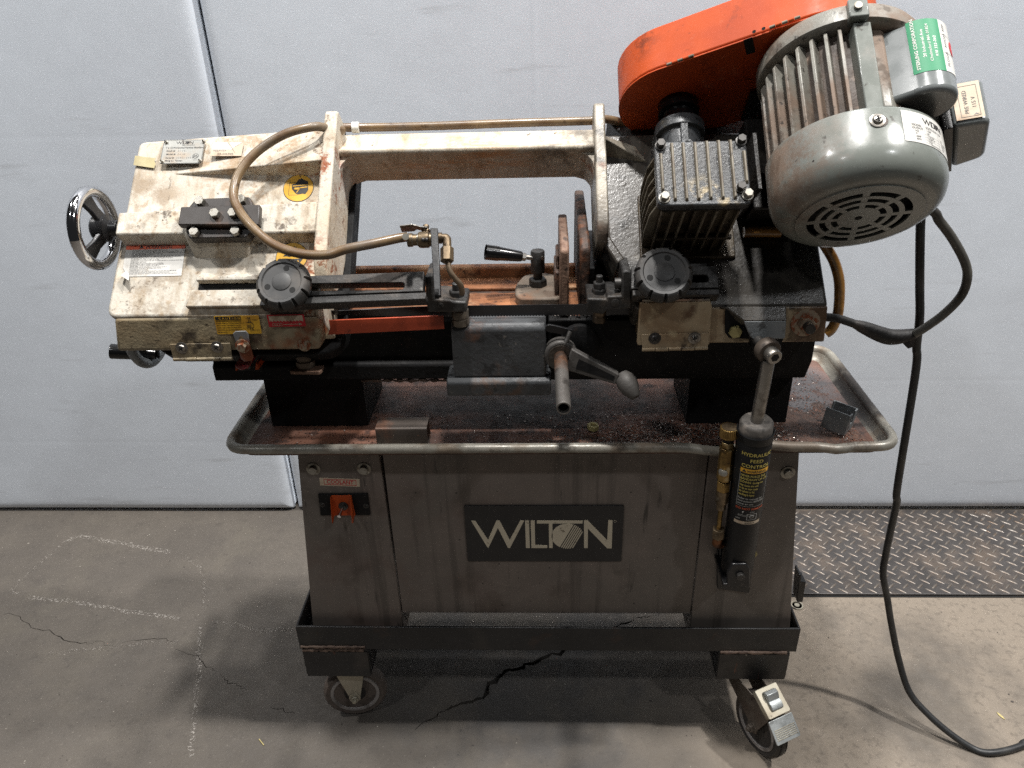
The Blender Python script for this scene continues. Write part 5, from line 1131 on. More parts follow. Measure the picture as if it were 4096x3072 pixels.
# motor nameplate on the fan cover
def fanfn(u, v, h): a = 10+math.degrees(u/.1088); r = .1088+h; return hp(MC[0]+r*math.sin(R(a)), -.0885-v, MC[1]+r*math.cos(R(a)))
st = Sticker(fanfn); w, h = .098, .0425; st.sheet((0, 0, w, h), i_white, .0004, (24, 3)); st.logo(.030, .0290, .040, i_black)
st.t('MODEL   :  EQTM-0240 2 BA', .012, .0228, .0044, i_black).t('OUTPUT :   1 HP', .012, .0186, .0042, i_black)
for i, (a, b, c) in enumerate((('HZ', '60', '50'), ('V', '115/230', '110/220'), ('AMP', '14.8/7.4', '15/7.5'), ('RPM', '1720', '1430'))):
    y = .0150-.0038*i; st.t(a, .016, y, .0038, i_black).t(': '+b, .033, y, .0038, i_black).t(c, .064, y, .0038, i_black)
    st.sheet((.030, y-.0010, .090, y-.0008), i_grey, .0005, (16, 1))
st.t('MADE IN TAIWAN', .050, .0008, .0026, i_black, align='CENTER').sheet((.0575, .0025, .0578, .0215), i_grey, .0005, (1, 2)); st.build('motor_nameplate', motor)

part('motor_mount', MB().prism(rect(.31, -.275, .50, -.12, .004), GR+.001, .098, MH), m_darkoil, saw, .003)
part('mount_bracket', MB().prism([(-.20, .05), (-.13, .05), (-.11, .17), (-.20, .17)], .298, .304, MX), m_darkoil, saw, .001)
part('mount_bracket', MB().prism([dq('5', u, v, -.295) for u, v in ((1370,770),(1460,770),(1480,1000),(1290,1000))], -.296, -.29, MD), m_darkoil, saw, .001)
part('rear_casting', MB().prism([(xR0+.01, dT-.03), (.43, dT-.03), (.43, dT+.02), (xR0+.05, dT+.02)], -.03, GR-.012, MH), m_darkoil, saw, .003)
# ------------------------------------------------------------------ coolant hose, valve and tube
def hpath(k, pts): return [hw(k, u, v, n) for u, v, n in pts]
path = [hp(.30, -.32, -.02), hp(.22, -.312, .0)] + hpath('3', [(2212,112,.045),(2030,118,.05),(1500,133,.05),(900,155,.05),(400,166,.055),(150,168,.07)]) + hpath('1', [(2060,75,.072),(1960,62,.095),(1850,50,.118),(1640,105,.125),(1440,230,.122),(1310,380,.122),(1262,530,.124),(1290,645,.13),(1390,780,.14),(1550,915,.142),(1750,985,.145),(1950,993,.15)]) + hpath('3', [(250,1062,.152),(450,1022,.150),(620,985,.145),(700,972,.142)])
part('coolant_hose', MB().tube(path, .0068, 14, 0, 8), m_hose, saw)
part('hose_tie', (lambda c, d: MB().lathe([(.0066, -.0055), (.0088, -.0055), (.0088, .0055), (.0066, .0055)], axis_frame(c, d), 20))(hw('3', 320, 166.6, .060), X_), m_tie, saw)
VN = .142
def vp_(u, v, n=VN): return hw('4', u, v, n)
v0, v1 = vp_(660, 205), vp_(868, 200)
va = (v1-v0).normalized()
valve = part('coolant_valve', MB().lathe([(.0072, 0), (.0095, .001), (.0095, .014), (.008, .015), (.008, .030), (.0105, .032), (.0115, .036), (.0115, .060), (.0095, .063), (.0095, .072), (.0085, .076)], axis_frame(v0+va*.008, va) @ Matrix.Diagonal((1, 1, .50, 1)), 20), m_brassd, saw)
part('hose_clamp', MB().lathe([(.0088, 0), (.0094, .0003), (.0094, .0075), (.0088, .008)], axis_frame(v0+va*.008, va), 24).cyl(vp_(690, 188, VN+.010), vp_(690, 165, VN+.014), .0042, 12), m_steel, valve)
part('hose_clamp', MB().lathe([(.0085, 0), (.0091, .0003), (.0091, .005), (.0085, .0055)], axis_frame(v0+va*.022, va), 24), m_steel, valve)
part('clamp_screw', MB().cyl(vp_(688, 185, VN+.012), vp_(686, 178, VN+.020), .0048, 14), m_bolt, valve)
sb_, s1_ = vp_(835, 195, VN), vp_(838, 92, VN)
part('valve_stem', MB().lathe([(.0068, 0), (.0068, .022), (.0085, .023), (.0085, .028), (.005, .029), (.005, .037), (.0058, .037), (.0058, .043), (.004, .045)], axis_frame(sb_, s1_-sb_) @ Matrix.Diagonal((.75, .75, (s1_-sb_).length/.045, 1)), 16), m_brassd, valve)
lp_ = [vp_(u, v, VN+.004) for u, v in ((850,122),(800,118),(765,108),(740,112),(650,120))]
lev = MB(); side = (lp_[-1]-lp_[0]).cross(NH).normalized(); dv_ = NH
rings = [[p+NH*w+side*.0008, p-NH*w+side*.0008, p-NH*w-side*.0008, p+NH*w-side*.0008] for p, w in zip(lp_, (.006, .0055, .006, .010, .009))]
part('valve_lever', lev.loft(rings), m_steel, valve, .0005)
part('valve_bolt', MB().sphere(vp_(815, 200, VN+.0112), .003, 10).sphere(vp_(842, 200, VN+.0112), .003, 10), m_boltd, valve)
# standing flat bar that carries the valve
fb = [vp_(u, v, .160) for u, v in ((868,112),(922,112),(946,612),(898,615))]
part('valve_bar', MB().loft([[p for p in fb], [p-NH*.008 for p in fb]]), m_blackgloss, saw, .001)
part('bar_edge_slot', MB().cyl(vp_(905, 600, .158), vp_(932, 600, .158), .007, 12), m_black, saw)
el = [vp_(u, v, .132) for u, v in ((925,190),(960,188),(985,190),(992,215),(992,258))]
fit = part('pipe_elbow', MB().tube(el, .0062, 14, 0, 5).lathe([(.008, 0), (.008, .006)], axis_frame(el[0], el[1]-el[0]), 16), m_brassd, saw)
nn_ = el[-1]; part('elbow_nut', MB().prism([(.0098*math.cos(PI*i/3), .0098*math.sin(PI*i/3)) for i in range(6)], 0, .021, axis_frame(nn_+(el[-1]-el[-2])*.1, el[-1]-el[-2])), m_brassd, fit, .0008)
part('coolant_tube', MB().tube([vp_(u, v, n) for u, v, n in ((992,310,.131),(1000,380,.13),(1016,440,.126),(1052,488,.118),(1085,525,.110),(1100,560,.10),(1103,600,.09))], .0042, 12, 0, 6), bm_('copper_brown_tube', S(120,104,86), .42, met=.5, var=.1, layers=[L(S(76,58,44), 40, .5, .64, .7)]), saw)
# amber drain hose behind the housing, short pipe to the gearbox
part('drain_hose', MB().tube([yw('c5', u, v, 1.19) for u, v in ((560,300),(620,390),(680,500),(718,640),(722,780),(712,900),(690,980),(655,1045),(610,1080))], .0085, 14, 0, 6), m_hosepale, saw)
part('drain_pipe', MB().tube([hw('7', u, v, .062) for u, v in ((150,1062),(300,1060),(445,1062))], .0082, 12, 0, 3), m_hosepale, saw)
# ------------------------------------------------------------------ hydraulic feed cylinder
ct0 = Vector(yw('b4', 725, 735, 1.022)); cb0 = Vector(yw('b5', 432, 1395, 1.058)); ax = (ct0-cb0).normalized()
CYM = axis_frame(cb0, ax, Vector((0, 1, 0))); Hc = (ct0-cb0).length; rc_ = .0275
# frame with local -Y facing the camera side: build explicitly
ex = ax.cross(Vector((0, 1, 0))).normalized()*-1
if ex.x < 0: ex = -ex
ey = ax.cross(ex)
if ey.y < 0: ey = -ey
CYM = frame(cb0, ex, ey, ax)
cylr = part('feed_cylinder', MB().lathe([(.012, -.012), (.0225, -.010), (rc_-.001, .004), (rc_, .012), (rc_, Hc-.022), (rc_-.0008, Hc-.020), (rc_-.0008, Hc-.018), (.020, Hc-.018)], CYM, 48), m_cyl, saw, label='black hydraulic feed control cylinder')
part('cylinder_cap', MB().lathe([(rc_-.0022, Hc-.019), (rc_-.0022, Hc-.004), (rc_-.004, Hc-.001), (rc_-.005, Hc), (.0002, Hc)], CYM, 40), m_cylcap, cylr)
part('cylinder_collar', MB().lathe([(rc_+.0006, Hc-.030), (rc_+.0012, Hc-.028), (rc_+.0012, Hc-.016), (rc_+.0004, Hc-.015), (rc_-.001, Hc-.016)], CYM, 48, a0=R(150), a1=R(395), caps=False), m_cyl, cylr)
eye = Vector(yw('b4', 838, 135, 1.012))
rod0 = ct0; part('piston_rod', MB().lathe([(.0098, 0), (.0098, (eye-rod0).length-.016), (.0088, (eye-rod0).length-.012)], axis_frame(rod0, eye-rod0), 24), m_steel, cylr)
ed_ = (-Y_ + X_*.28 - Z_*.12).normalized(); ME = axis_frame(eye+Y_*.004, ed_)
ey_ = part('rod_eye', MB().lathe([(.008, -.012), (.0175, -.012), (.0185, -.010), (.0185, .001), (.0170, .003), (.011, .0035)], ME, 32), m_zincd, saw)
part('eye_bolt', MB().lathe([(.0108, .002), (.0115, .003), (.0115, .016), (.0105, .0175), (.0065, .0175)], ME, 28), m_steel, ey_)
part('eye_socket', MB().prism([(.0066*math.cos(PI*i/3), .0066*math.sin(PI*i/3)) for i in range(6)], .0172, .0178, ME), m_hole, ey_)
part('eye_bolt_shank', MB().cyl(ME @ Vector((0, 0, -.012)), ME @ Vector((0, 0, -.045)), .008, 14), m_boltd, ey_)
def cylfn(u, v, h): a = u/rc_; r = rc_+h; return CYM @ Vector((r*math.sin(a), -r*math.cos(a), v))
st = Sticker(cylfn); zt_ = Hc-.058
gold = i_gold
st.t('HYDRAULIC', 0, zt_+.008, .0092, gold, .012, 'CENTER', sx=.98).t('FEED', 0, zt_-.0035, .0092, gold, .012, 'CENTER').t('CONTROL', 0, zt_-.0145, .0092, gold, .012, 'CENTER', sx=1.02)
z = zt_-.0260; st.sheet((-.0235, z, .0235, z+.0085), i_amberp, .0004, (12, 1)).t('WARNING', .0025, z+.0018, .0064, i_black, .02, 'CENTER')
st.poly([(-.0205, z+.0014), (-.0135, z+.0014), (-.017, z+.0074)], i_black)
z0 = z; lines = ['NEVER FORCE THE', 'BANDSAW UP OR', 'DOWN: doing so', 'may cause the unit', 'to tip or may cause', 'this cylinder to fail,', 'resulting in injury.']
for i, t_ in enumerate(lines): st.t(t_, -.0218, z-.0075-.0065*i, .0062, gold, .012, sx=(.0436/.0062)/max(6.2, .59*len(t_)+.5))
for i, t_ in enumerate(['Refer to manual for', 'instructions BEFORE', 'setup or use.']): st.t(t_, -.0218, z-.0548-.0056*i, .0054, i_silver, .01, sx=.92)
zb2 = z-.0695
for q in ((-.0235, zb2, -.0230, z), (.0230, zb2, .0235, z)): st.sheet(q, i_silver, .0004, (1, 6))
st.sheet((-.0235, zb2-.0005, .0235, zb2), i_silver, .0004, (12, 1))
st.t('DO NOT REMOVE', 0, zb2-.0075, .0058, i_orange, .01, 'CENTER').t('ON', .0035, zb2-.014, .0046, i_silver, .01, 'CENTER').t('OFF', -.0215, zb2-.0295, .0042, i_silver, .01)
def fr_(x0, y0, x1, y1, t):
    for q in ((x0,y0,x1,y0+t),(x0,y1-t,x1,y1),(x0,y0,x0+t,y1),(x1-t,y0,x1,y1)): st.sheet(q, i_silver, .0004, (3, 2))
fr_(-.004, zb2-.030, .0125, zb2-.0165, .0009); fr_(-.018, zb2-.0225, .008, zb2-.0195, .0006)
st.sheet(circ(.004, zb2-.0228, .004, 16, .0032), i_silver, .0005).sheet(circ(.004, zb2-.0228, .0028, 16, .0022), i_black, .0007)
st.sheet([(-.012, zb2-.012), (-.0085, zb2-.0105), (-.0115, zb2-.0165)], i_silver, .0005)
st.sheet((-.0235, zb2-.040, .0205, zb2-.0335), i_paper, .0004, (12, 1)).t('600729', -.006, zb2-.0388, .0052, i_black, .006)
st.build('cylinder_label', cylr, 'yellow and white hydraulic feed control warning print')
# clevis and bracket on the leg
cq = [yq('b5', u, v, 1.022) for u, v in ((395,1342),(520,1340),(555,1385),(553,1555),(350,1545),(352,1420))]
clv = part('clevis', MB().prism(cq, 1.022, 1.029, MXZ), m_blackgloss, saw, .002)
part('clevis', MB().prism(cq, 1.086, 1.093, MXZ), m_blackgloss, saw, .002)
part('clevis_base', MB().box(cq[5][0]-.004, cq[2][0], 1.0225, SY0, cq[4][1]-.001, cq[4][1]+.007), m_blackgloss, saw, .001)
put('clevis_pin', hexbolt('clevis_pin', [m_boltd], .0072, .006, hexr=12), yw('b5', 465, 1442, 1.022), -Y_, saw)
part('leg_bracket', MB().prism([yq('b5', u, v, SY0) for u, v in ((255,1195),(600,1140),(590,1200),(556,1420),(540,1580),(258,1540))], SY0-.006, SY0, MXZ), m_blackgloss, saw, .0015)
put('bolt', hexbolt('bolt', [MATS['yellowed_bolt']], .010, .006), yw('b5', 566, 1240, SY0-.006), -Y_, saw)
# brass needle valve and line beside the cylinder
vt, vb = yw('b5', 372, 128, 1.036), yw('b5', 262, 1170, 1.050); vax = (vb-vt); vl = vax.length; MVv = axis_frame(vt, vax)
f_ = lambda v: vl*(v-128)/(1170-128)
val = part('needle_valve', MB().prism([(.0125*math.cos(PI*i/4+.39), .0125*math.sin(PI*i/4+.39)) for i in range(8)], f_(288), f_(560), MVv), m_brass, saw, .0012, label='aged brass needle valve beside the cylinder')
kn = []; 
for i in range(56): a = 2*PI*i/56; kn.append(((.0138+(.0006 if i % 2 else -.0006))*math.cos(a), (.0138+(.0006 if i % 2 else -.0006))*math.sin(a)))
part('valve_knob', MB().prism(kn, 0, f_(205)*.95, MVv), m_brass, val, .0004)
part('knob_face', MB().lathe([(.0118, -.0006), (.010, -.0001), (.0002, -.0002)], MVv, 28), m_brassd, val)
part('valve_neck', MB().lathe([(.0095, f_(200)), (.0095, f_(235)), (.0075, f_(236)), (.0075, f_(245))], MVv, 20), m_black, val)
hx_ = lambda r: [(r*math.cos(PI*i/3+.2), r*math.sin(PI*i/3+.2)) for i in range(6)]
part('valve_hex', MB().prism(hx_(.0105), f_(240), f_(290), MVv), m_brass, val, .0006)
part('valve_hex', MB().prism(hx_(.0115), f_(572), f_(655), MVv), m_brass, val, .0008)
part('line_nut', MB().lathe([(.0105, f_(655)), (.0105, f_(760)), (.009, f_(770)), (.0078, f_(772)), (.0078, f_(825)), (.0045, f_(828))], MVv, 20), m_brassd, val)
part('brass_line', MB().lathe([(.0042, f_(822)), (.0038, f_(1012))], MVv, 14), m_brass, val)
part('line_nut', MB().prism(hx_(.0110), f_(1012), f_(1095), MVv), m_brassd, val, .0008)
part('line_elbow', MB().tube([MVv @ Vector((0, 0, f_(1095))), MVv @ Vector((0, 0, f_(1140))), yw('b5', 262, 1158, 1.052), yw('b5', 300, 1162, 1.056)], .0085, 14, 0, 4), bm_('copper_elbow', S(122,78,48), .42, met=.6, var=.1, layers=[L(S(70,44,28), 40, .48, .62, .8)]), val)
p_ = yw('b5', 322, 540, 1.028); part('valve_screw', MB().lathe([(.0075, 0), (.0075, .003), (.005, .004), (.005, .010), (.003, .011)], axis_frame(p_+Y_*.006, -Y_+Z_*.2), 16), m_bolt, val)
part('valve_arm', MB().cyl(yw('b5', 395, 345, 1.042), yw('b5', 430, 345, 1.046), .0075, 14), m_boltd, val)
# ------------------------------------------------------------------ stickers on the head
def face_sticker(k, TL, TR, BL, w, h, n=FN+.0001): return Sticker(flatfn(hw(k, *TL, n), hw(k, *TR, n), hw(k, *BL, n), w, h))
gusn = FN+.006
st = face_sticker('1', (752,150), (1056,146), (718,326), .072, .050, FN+.0075)
st.r(0, 0, .072, .050, i_plate, .0012, .002).frame(.0005, .0005, .0715, .0495, .0006, i_black, .0014).logo(.022, .0405, .030, i_black, .0014)
for t_, x, y, s_ in (('WMH TOOL GROUP', .033, .0375, .0024), ('7 x 12 Horizontal/Vertical BandSaw', .006, .0315, .0048), ('Stock #:', .008, .0250, .0046), ('Model #:', .0085, .0180, .0046), ('Serial #:', .0085, .0105, .0046), ('Mnfg in.: Taiwan', .0085, .0045, .0046)): st.t(t_, x, y, s_, i_black, .012, sx=.94 if 'Horiz' in t_ else 1, h=.0014)
for t_, x, y in (('5 4 1 0', .028, .0250), ('3 4 1 0', .028, .0180), ('0 6 0 3 1 2 6 3 8', .027, .0105)): st.t(t_, x, y, .0044, i_grey, .0, h=.0014)
cc0 = (.0600, .0155); st.sheet(circ(*cc0, .0052, 24), i_black, .0014).sheet(circ(*cc0, .0043, 24), i_plate, .0016).t('SA', cc0[0]-.0036, cc0[1]-.002, .0060, i_black, .02, h=.0018).t('NRTL/C', .0565, .0065, .0022, i_black, h=.0014)
npl = st.build('nameplate', saw, 'riveted maker nameplate on the cream housing')
for u, v in ((766,166),(1042,160),(734,308),(1014,302)): put('rivet', panscrew('rivet', [m_bolt, m_hole], .0020), hw('1', u, v, FN+.0088), NH, npl, .4)
st = face_sticker('1', (1106,166), (1335,166), (1090,266), .055, .029, FN+.0098); st.r(0, 0, .055, .029, i_paper, .0006).poly([(.001, .013), (.036, .013), (.041, .0195), (.041, .0285), (.001, .0285)], i_white, .0009).poly([(.041, .0195), (.054, .0285), (.041, .0285)], i_white, .001).poly([(.028, .0285), (.0305, .0285), (.044, .006)], i_paper, .0016).t('FERPTRP', .004, .0085, .006, i_grey).t('03-006945', .012, .0018, .0066, i_black); st.build('asset_sticker', saw)
st = face_sticker('1', (536,264), (690,282), (524,334), .036, .018, FN+.003); st.poly([(0, 0), (.0355, -.001), (.037, .008), (.034, .012), (.036, .0175), (0, .018)], i_tape, .0006); st.build('tape_strip', saw)
def face_disc(u, v, ru, k='1', n=FN+.0002):
    c, e = hw(k, u, v, n), hw(k, u+ru, v, n); r = (e-c).length; return Sticker(lambda a, b, h: c+X_*a-DH*b+NH*h), r
st, r = face_disc(1740, 503, 112); st.sheet(circ(0, 0, r, 40), i_black, .0003).sheet(circ(0, 0, r*.965, 40), i_yellow, .0005)
st.poly([(-.45*r, .25*r), (-.2*r, .35*r), (-.05*r, .62*r), (.15*r, .70*r), (.30*r, .62*r), (.62*r, .45*r), (.62*r, .2*r), (.66*r, -.15*r), (.5*r, -.45*r), (.30*r, -.42*r), (.05*r, -.48*r), (-.15*r, -.40*r), (-.42*r, -.05*r)], i_black)
st.poly([(-.38*r, .18*r), (.58*r, .25*r), (.58*r, .19*r), (-.38*r, .11*r)], i_yellow, .0009).poly([(-.25*r, .02*r), (.1*r, .04*r), (-.02*r, -.12*r), (-.28*r, -.10*r)], i_yellow, .0009).poly([(.15*r, .06*r), (.58*r, .1*r), (.6*r, .04*r), (.12*r, -.02*r), (-.06*r, -.34*r), (-.12*r, -.32*r)], i_yellow, .0009)
st.frame(-.62*r, -.52*r, -.02*r, .42*r, .012*r*2, i_black, .0006); st.build('face_shield_sticker', saw, 'yellow round face shield safety sticker')
st, r = face_disc(1690, 1012, 118); st.sheet(circ(0, 0, r, 40), i_black, .0003).sheet(circ(0, 0, r*.965, 40), i_yellow, .0005)
st.poly([(-.55*r, .05*r), (-.3*r, .32*r), (-.1*r, .62*r), (.05*r, .55*r), (.1*r, .72*r), (.25*r, .66*r), (.35*r, .4*r), (.5*r, .3*r), (.55*r, .05*r), (.36*r, .08*r), (.2*r, .02*r), (.08*r, .12*r), (-.1*r, .0), (-.3*r, .06*r)], i_black)
st.poly([(-.4*r, -.14*r), (.7*r, -.10*r), (.7*r, -.18*r), (-.4*r, -.22*r)], i_black)
for i in range(4): x = -.35*r+.26*r*i; st.poly([(x, -.2*r), (x+.24*r, -.19*r), (x+.12*r, -.42*r)], i_black)
for i in range(3): x = -.1*r+.2*r*i; st.poly([(x, -.44*r), (x+.12*r, -.5*r), (x+.1*r, -.7*r), (x-.02*r, -.66*r)], i_black)
st.build('blade_hazard_sticker', saw, 'yellow round hand and blade hazard sticker')
st = face_sticker('1', (472,924), (914,912), (430, 1150), .105, .074, FN+.0003)
_tl, _tr, _bl = hw('2', 474, 2, FN+.0003), hw('2', 910, -8, FN+.0003), hw('2', 436, 236, FN+.0003)
st = Sticker(flatfn(_tl, _tr, _bl, .105, .070)); st.poly([(.012, 0), (.105, 0), (.105, .070), (0, .070), (0, .020), (.004, .012)], i_white, .0005).r(0, .0595, .105, .070, i_orange, .0008).t('WARNING', .034, .0612, .0092, i_black, .02, sx=1.08, h=.001).poly([(.0235, .0612), (.0315, .0612), (.0275, .0685)], i_black, .001)
wl = ['MISUSE OF THIS MACHINE CAN CAUSE SERIOUS INJURY.', 'FOR SAFETY, MACHINE MUST BE SET UP, USED AND SERVICED PROPERLY.', 'READ, UNDERSTAND AND FOLLOW INSTRUCTIONS IN OPERATORS AND PARTS', 'MANUAL WHICH WAS SHIPPED WITH MACHINE.', 'WHEN SETTING UP MACHINE:', 'AVOID USING MACHINE IN WET, DAMP OR POORLY LIGHTED WORK AREAS.', 'ALWAYS BE SURE MACHINE IS ANCHORED SECURELY TO FLOOR.', 'ALWAYS KEEP MACHINE GUARDS IN PLACE.', 'ALWAYS PUT START SWITCH IN OFF POSITION BEFORE PLUGGING IN MACHINE.', 'WHEN USING MACHINE:', 'NEVER OPERATE WITH MACHINE GUARDS MISSING.', 'ALWAYS WEAR SAFETY GLASSES WITH SIDE SHIELDS.', 'NEVER WEAR LOOSE CLOTHING OR JEWELRY.', 'NEVER LEAVE MACHINE RUNNING WHILE AWAY FROM IT.', 'ALWAYS SHUT MACHINE OFF WHEN NOT IN USE.', 'WHEN SERVICING MACHINE:', 'ALWAYS UNPLUG MACHINE FROM ELECTRIC POWER BEFORE SERVICING.', 'FOLLOW INSTRUCTIONS IN OPERATORS AND PARTS MANUAL.', 'NEVER ALTER MACHINE WITHOUT CONSULTING WILTON CORPORATION.']
for i, t_ in enumerate(wl): st.t(t_, .012, .0562-.00285*i, .0025, i_black, .0, h=.001)
st.build('warning_sticker', saw, 'white sticker with orange WARNING heading and a peeling corner')
pc = [hw('2', u, v, n) for u, v, n in ((470,190,FN+.001),(492,215,FN+.006),(488,262,FN+.014),(432,225,FN+.010))]
part('peeled_corner', MB().loft([pc, [p+NH*.0005 for p in pc]]), i_white, saw)
RS = RY-.0052
st = Sticker(flatfn(yw('2', 1116, 522, RY-.0012), yw('2', 1446, 516, RY-.0012), yw('2', 1146, 656, RY-.0022), .080, .040))
st.r(0, 0, .080, .040, i_yellow, .0014, .002).r(.002, .0315, .048, .0385, i_black, .0017).t('C A U T I O N', .008, .0328, .0060, i_yellow, .012, sx=1.05, h=.002)
for i, t_ in enumerate(['AFTER REMOVAL OF SHIPPING', 'STRAP THE CUTTING HEAD STOP', 'BOLT MUST BE REINSTALLED', 'AND ADJUSTED TO PREVENT', 'ELECTRICAL ON/OFF SWITCH', 'BREAKAGE.']): st.t(t_, .002, .0275-.0049*i, .0037, i_black, .012, sx=.9, h=.0017)
for t_, x, y in (('STOP', .0565, .033), ('SCREW', .067, .029), ('NUT', .055, .0245), ('BRACKET', .066, .007), ('A', .049, .012)): st.t(t_, x, y, .003, i_black, .01, h=.0017)
for q in ((.060, .026, .061, .037), (.063, .026, .064, .037), (.058, .0245, .066, .026), (.056, .0185, .064, .0195), (.056, .0155, .064, .0165), (.067, .015, .068, .0245), (.055, .0128, .068, .0138), (.061, .005, .0618, .0125), (.0645, .005, .0653, .0125)): st.r(*q, i_black, .0017)
st.build('caution_sticker', saw, 'yellow CAUTION sticker with a small diagram')
st = Sticker(flatfn(yw('2', 1506, 514, RY-.0012), yw('2', 1780, 508, RY-.0012), yw('2', 1526, 602, RY-.002), .066, .027))
st.r(0, 0, .066, .027, i_red, .0014).poly([(.003, .0115)] + [p for i in range(10) for p in ((.004+.0058*i, .0115), (.004+.0058*i, .0145), (.0092+.0058*i, .0115))] + [(.063, .0115), (.063, .0245), (.003, .0245)], i_paper, .0017)
for i in range(4): st.frame(.007+.0045*i, .0025, .0107+.0045*i, .0085, .0005, i_paper, .0017)
st.r(.026, .0048, .056, .0058, i_paper, .0017).poly([(.054, .0025), (.060, .0055), (.054, .0085)], i_paper, .0017); st.build('blade_direction_sticker', saw, 'red and white blade direction sticker')
# ------------------------------------------------------------------ cords
cr1 = [hp(.47, -.13, .13), yw('c5', 1440, 70, 1.10), yw('c5', 1530, 170, 1.10), yw('c5', 1640, 320, 1.10), yw('c5', 1738, 510, 1.10), yw('c5', 1752, 640, 1.10), yw('c5', 1700, 780, 1.105), yw('c5', 1560, 925, 1.11), yw('c5', 1400, 1040, 1.115), yw('c5', 1330, 1080, 1.12)]
solo('motor_cord', MB().tube(cr1, .0066, 14, 0, 8), m_cordgrey, 'short grey motor lead looping from under the fan housing to the taped joint', 'electric cord', 'cords of the saw')
tj = MB().tube([yw('c5', u, v, 1.125) for u, v in ((600,945),(700,955),(800,985),(920,1030),(1040,1080),(1130,1105),(1230,1100),(1345,1075))], lambda t: .0066+.0062*max(0, math.sin(PI*min(1, max(0, (t-.35)/.65))))**.6, 14, 0, 6)
fl = [yw('c5', u, v, 1.118) for u, v in ((1225,1110),(1335,1100),(1325,1185),(1275,1200),(1250,1175))]; tj.loft([fl, [p+Y_*.010 for p in fl]])
solo('taped_joint', tj, m_cordoil, 'black taped and oily cord joint hanging right of the saw', 'electric cord', 'cords of the saw')
cz = [(.012, 1.24), ]
pc_ = [yw('c5', 1385, 100, 1.135), yw('c5', 1376, 200, 1.135), yw('c5', 1372, 420, 1.135), yw('c5', 1370, 700, 1.137), yw('c5', 1370, 950, 1.14), yw('c5', 1345, 1180, 1.145), yw('c5', 1335, 1400, 1.15)]
Ys = [(60,1.16),(150,1.165),(300,1.175),(450,1.18),(560,1.18),(700,1.175),(850,1.165),(1050,1.145),(1230,1.115),(1360,1.085),(1470,1.058)]
us = [694,690,658,627,612,636,660,702,762,872,1000]
pc_ += [yw('c3', u, v, Y) for u, (v, Y) in zip(us, Ys)]
pc_ += [zw('c3', u, v, .0067) for u, v in ((1120,1548),(1200,1572),(1300,1562),(1400,1532),(1500,1490))] + [Vector((1.35, 1.15, .0067)), Vector((1.6, 1.2, .0067))]
solo('power_cord', MB().tube(pc_, .0066, 14, 0, 8), m_cord, 'long black power cord hanging from the motor and curling onto the floor', 'electric cord', 'cords of the saw')
# ------------------------------------------------------------------ loose things on the tray
tz = TF+.0008
x0 = yq('b3', 1294, 700, 1.092)[0]; x1 = yq('b3', 1672, 700, 1.092)[0]
sq = MB(); sq.prism(rect(1.092, tz, 1.130, tz+.038, .004), x0, x1, MYZ, 0, holes=[rect(1.0952, tz+.0032, 1.1268, tz+.0348, .0025)[::-1]])
solo('square_tube', sq, m_tube, 'short square steel tube offcut lying on the front of the chip tray', 'tube offcut', bevel=.0006)
prof = [(-.0205,.0205),(.0205,.0205),(.0205,.007),(.018,.007),(.018,.018),(-.018,.018),(-.018,.0135),(-.0205,.0135)]
sc_ = zw('b4', 1440, 830, TF+.004)
MS = Matrix.Translation((sc_.x, sc_.y+.010, TF+.006)) @ Matrix.Rotation(R(-38), 4, 'Z') @ Matrix.Rotation(R(5), 4, 'Y') @ Matrix.Rotation(R(-6), 4, 'X')
solo('strut_offcut', MB().prism(prof, 0, .038, MS).prism([(p[0], -p[1]) for p in prof], 0, .038, MS).box(.0181, .0204, -.0071, .0071, .001, .016, MS), m_galv, 'cut piece of grey strut channel standing in the right end of the chip tray', 'channel offcut', bevel=.0005)
nc2 = zw('b2', 1328, 868, TF+.001); me_n = MB(); me_n.prism(hx_(.0105), 0, .009, axis_frame((nc2.x, nc2.y, TF+.0035), Z_+X_*.12), 0, holes=[circ(0, 0, .0055, 16)[::-1]])
solo('loose_nut', me_n, MATS['yellowed_bolt'], 'pale hex nut lying among the metal chips in the tray', 'nut', bevel=.0008)
# chips: one mass
rnd = random.Random(21); mb = MB()
def mound(x, y): return .006*math.exp(-((x-.30)/.13)**2-((y-1.10)/.04)**2) + .004*math.exp(-((x-.05)/.05)**2-((y-1.10)/.03)**2)
for i in range(8000):
    if i % 5: x = rnd.gauss(.27, .13); y = 1.09+abs(rnd.gauss(0, .045))
    else: x = rnd.uniform(-.47, .52); y = rnd.uniform(1.085, 1.20)
    if rnd.random() < .12: x = rnd.gauss(.46, .05); y = rnd.uniform(1.1, 1.36)
    if not (TX0+.045 < x < TX1-.045 and TY0+.03 < y < TY1-.04): continue
    s_ = rnd.uniform(.0007, .0020); a = rnd.random()*2*PI; z = TF+.0006+mound(x, y)*rnd.uniform(.3, 1)
    e1 = Vector((math.cos(a), math.sin(a), rnd.uniform(-.5, .5)))*s_; e2 = Vector((-math.sin(a), math.cos(a), rnd.uniform(-.6, .6)))*s_*.45; c = Vector((x, y, z+s_*.4))
    mb.add([c-e1-e2, c+e1-e2*.6, c+e1*.7+e2, c-e1+e2], [(0, 1, 2, 3)], 0 if rnd.random() < (.34 if .1 < x < .45 else .10) else (1 if rnd.random() < .62 else 2))
ch = part('metal_chips', mb, [m_chip, m_chip2, m_chip3], None, kind='stuff', smooth=False, recalc=False); ch['label'] = 'rusty and shiny steel chips scattered over the tray'; ch['category'] = 'metal chips'
